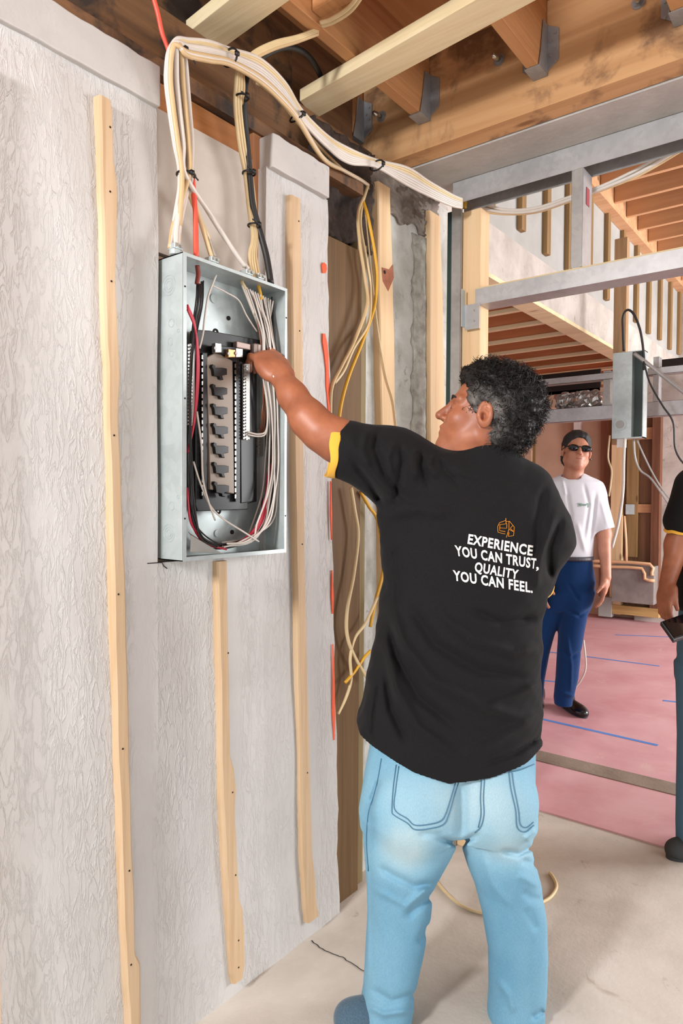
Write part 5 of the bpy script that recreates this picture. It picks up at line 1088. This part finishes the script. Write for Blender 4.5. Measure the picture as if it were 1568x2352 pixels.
J2_ = Body(); J2_.loft([(1270, 1278, 1356, s2+.04, .105), (1300, 1274, 1360, s2+.04, .115), (1335, 1268, 1366, s2+.04, .122), (1375, 1262, 1362, s2+.04, .115), (1400, 1262, 1356, s2+.04, .10)], s2, .03, 2.3)
J2_.loft([(1360, 1300, 1363, s2+.02, .11), (1410, 1291, 1350, s2+.0, .095), (1450, 1288, 1343, s2-.0, .085), (1500, 1285, 1336, s2, .078), (1560, 1282, 1331, s2+.02, .070), (1606, 1278, 1320, s2+.04, .064), (1622, 1280, 1318, s2+.04, .060)], s2, .03, 2.2)
J2_.loft([(1360, 1250, 1305, s2+.06, .11), (1410, 1238, 1290, s2+.08, .095), (1450, 1228, 1276, s2+.1, .085), (1500, 1218, 1264, s2+.14, .078), (1560, 1212, 1254, s2+.16, .070), (1612, 1212, 1250, s2+.16, .064)], s2, .03, 2.2)
J2_.disp(folds([([(1300, 1400), (1330, 1415), (1355, 1400)], 4, -.010), ([(1290, 1490), (1310, 1510), (1335, 1495)], 4, -.008), ([(1300, 1450), (1312, 1530), (1310, 1590)], 4, .008), ([(1285, 1590), (1320, 1600)], 4, .008), ([(1305, 1340), (1330, 1380)], 4, -.008)]))
cs = np.array([P(x, y, s) for x in (1190, 1385) for y in (1255, 1640) for s in (s2-.18, s2+.34)])
j2, Vj2, Qj2 = skin_obj('jeans', J2_, cs.min(0), cs.max(0), .006, m_bjean, p2); j2['label'] = 'deep blue jeans'
bl_ = MB(); V = []; c0 = P(1316, 1281, s2+.04)
V = [c0+Rh*.112*math.cos(a)+Dh*.112*math.sin(a) for a in np.linspace(0, 6.2832, 40)]; bl_.tube(V, .014, 6, flat=1).obj('belt', m_belt, p2)
a_, b_ = PZ(1292, 1622, 0), PZ(1343, 1652, 0); so = shoe('shoe', a_, b_, 1.4, p2, 'black polished loafer', m_shoe, .08)
c = PZ(1318, 1628, .085); 
for px, py in ((1296, 1612), (1308, 1634)): c = PZ(px, py, .0)+Zv*.06; MB().tube([c-Rh*.02, c+Rh*.02], .007, 8).obj('buckle', m_bright, so, True)
shoe('shoe', PZ(1246, 1606, 0)-Rh*.03, PZ(1246, 1636, 0)-Rh*.04, 1.4, p2, 'black polished loafer, right foot', m_shoe, .08)
H2 = Body(); H2.ell(hg2(-.022, 0, .055), (.102, .086, .092), Hm2); H2.ell(hg2(.030, .0, .092), (.046, .058, .026), Hm2, .03); H2.ell(hg2(-.045, 0, -.03), (.07, .080, .07), Hm2, .03)
H2.ell(hg2(.12, 0, .0), (.085, .095, .092), Hm2, .012, True); H2.ell(hg2(.03, 0, -.09), (.10, .12, .075), Hm2, .02, True)
H2.disp(lambda p: .003*wnoise(p, 120, 2)); hr2, _, _ = skin_obj('hair', H2, o2-.17, o2+.18, .005, m_hair, p2)
gl = thing('sunglasses', 'x', 'x', hg2(.10, 0, .01)); gl.parent = p2; gl.location = WL[gl.name]-WL[p2.name]; gl.empty_display_size = .02
del gl['category']; gl['label'] = 'dark wraparound sunglasses'
for s in (-1, 1):
    Bq = Body().ell(hg2(.092, s*.036, .008), (.012, .034, .021), Hm2); skin_obj('lens', Bq, hg2(.092, s*.036, .008)-.06, hg2(.092, s*.036, .008)+.06, .004, m_lens, gl)
    MB().tube(cr([hg2(.092, s*.066, .014), hg2(.05, s*.080, .014), hg2(-.005, s*.088, .010)]), .003, 6).obj('temple_arm', m_black, gl)
MB().tube([hg2(.103, -.012, .012), hg2(.108, 0, .014), hg2(.103, .012, .012)], .003, 6).obj('nose_bridge', m_black, gl)
lp_ = hg2(.0925, 0, -.057); Bq = Body().ell(lp_, (.009, .021, .0085), Hm2); skin_obj('lips', Bq, lp_-.05, lp_+.05, .0035, plain('lip_colour', srgb(150, 86, 76), .5), p2)
for s in (-1, 1): MB().tube([hg2(-.002, s*.088, -.030), hg2(-.002, s*.088, -.036)], .005, 8).obj('earring', m_black, p2)
# ================================================================ THE MAN AT THE RIGHT EDGE
s3 = 2.55
B = Body(); fw = -Rh*.9+Dh*.3; H3 = basis(fw); o3 = P(1660, 970, s3+.05); hg3 = head(B, o3, H3, 1.0, True)
sh3 = P(1592, 1120, s3); e3 = P(1556, 1250, s3+.02); w3 = P(1532, 1340, s3-.02)
B.chain([sh3, e3, w3], [.05, .042, .028], .03); hand(B, w3, Rh*.9+Dh*.2, P(1524, 1400, s3-.04)-w3, -Dh*1+Rh*.1, .7, .95, thumb=-Zv*.9-Dh*.3)
B.chain([P(1740, 1120, s3+.05), P(1775, 1260, s3+.05), P(1720, 1350, s3-.12), ], [.055, .045, .03], .03); hand(B, P(1720, 1350, s3-.12), Rh*-.4, -Rh-Dh*.3, Zv, .7, 1.1)
B.ell(P(1665, 1220, s3+.05), (.17, .10, .25), basis(Rh), .04); B.ell(P(1665, 1400, s3+.05), (.14, .09, .2), basis(Rh), .04)
pts = np.array([c for _, c, R_, _, _ in B.ops]); rad = np.array([R_ for _, _, R_, _, _ in B.ops])[:, None]
p3, _, _ = skin_obj('person', B, (pts-rad).min(0)-.02, (pts+rad).max(0)+.02, .0050, m_skin); tag(p3, 'person at the right edge in black shirt holding a dark tablet', 'person')
T3 = Body(); T3.loft([(1070, 1620, 1700, s3+.05, .07), (1090, 1590, 1740, s3+.05, .09), (1130, 1564, 1772, s3+.05, .115), (1200, 1562, 1768, s3+.05, .125), (1300, 1562, 1766, s3+.05, .125), (1392, 1556, 1770, s3+.05, .13), (1402, 1562, 1766, s3+.05, .12)], s3, .04)
T3.cone(P(1596, 1118, s3), P(1566, 1196, s3+.01), .075, .066, .04); T3.cone(P(1738, 1118, s3+.05), P(1768, 1200, s3+.05), .07, .064, .04); T3.disp(lambda p: .003*wnoise(p, 30, 6))
cs = np.array([P(x, y, s) for x in (1510, 1840) for y in (1030, 1440) for s in (s3-.18, s3+.3)]); st3, _, _ = skin_obj('shirt', T3, cs.min(0), cs.max(0), .006, m_shirt, p3)
man_person = person; person = p3; c3 = P(1559, 1226, s3+.015); cuff(c3, sh3-c3, Rh, .052, .012, 'yellow sleeve cuff'); person = man_person
J3 = Body(); J3.loft([(1385, 1572, 1758, s3+.05, .12), (1500, 1568, 1762, s3+.05, .125), (1560, 1572, 1758, s3+.05, .11)], s3, .03)
J3.loft([(1530, 1566, 1664, s3+.05, .10), (1700, 1572, 1650, s3+.05, .085), (1900, 1570, 1640, s3+.05, .07), (1950, 1572, 1640, s3+.05, .07)], s3, .03); J3.loft([(1530, 1664, 1760, s3+.1, .10), (1700, 1684, 1760, s3+.1, .085), (1930, 1690, 1756, s3+.1, .07)], s3, .03)
cs = np.array([P(x, y, s) for x in (1540, 1790) for y in (1370, 1965) for s in (s3-.14, s3+.28)]); j3, Vx, _ = skin_obj('jeans', J3, cs.min(0), cs.max(0), .007, plain('teal_blue_denim', srgb(60, 96, 116), .85), p3)
shoe('shoe', PZ(1640, 1962, 0), PZ(1534, 1972, 0), 1.5, p3, 'dark grey shoe at the photo edge', plain('dark_grey_canvas', srgb(52, 54, 54), .8), .09); shoe('shoe', PZ(1745, 1940, 0), PZ(1665, 1945, 0), 1.5, p3, 'dark grey shoe outside the photo', plain('dark_grey_canvas_2', srgb(52, 54, 54), .8), .09)
H3b = Body(); H3b.ell(hg3(-.02, 0, .05), (.104, .088, .094), H3); H3b.ell(hg3(.12, 0, -.01), (.085, .10, .09), H3, .012, True); H3b.ell(hg3(.03, 0, -.09), (.10, .12, .075), H3, .02, True); skin_obj('hair', H3b, o3-.17, o3+.18, .006, m_hair, p3)
ta = [P(1516, 1428, s3-.20), P(1572, 1408, s3-.12), P(1640, 1440, s3-.14), P(1600, 1478, s3-.24), P(1546, 1470, s3-.24)]
tb = thing('tablet', 'black tablet held by the person at the right edge', 'tablet', ta[0]); MB().prism([ta[0], ta[1], ta[2], ta[4]], Zv*-.012+Dh*.004).obj('case', m_black, tb, bev=.002); up_ = Zv*.0012; cq = sum(ta[i] for i in (0, 1, 2, 4))/4
MB().prism([cq+(ta[i]-cq)*.88+up_*.8 for i in (0, 1, 2, 4)], up_).obj('screen', m_lens, tb)
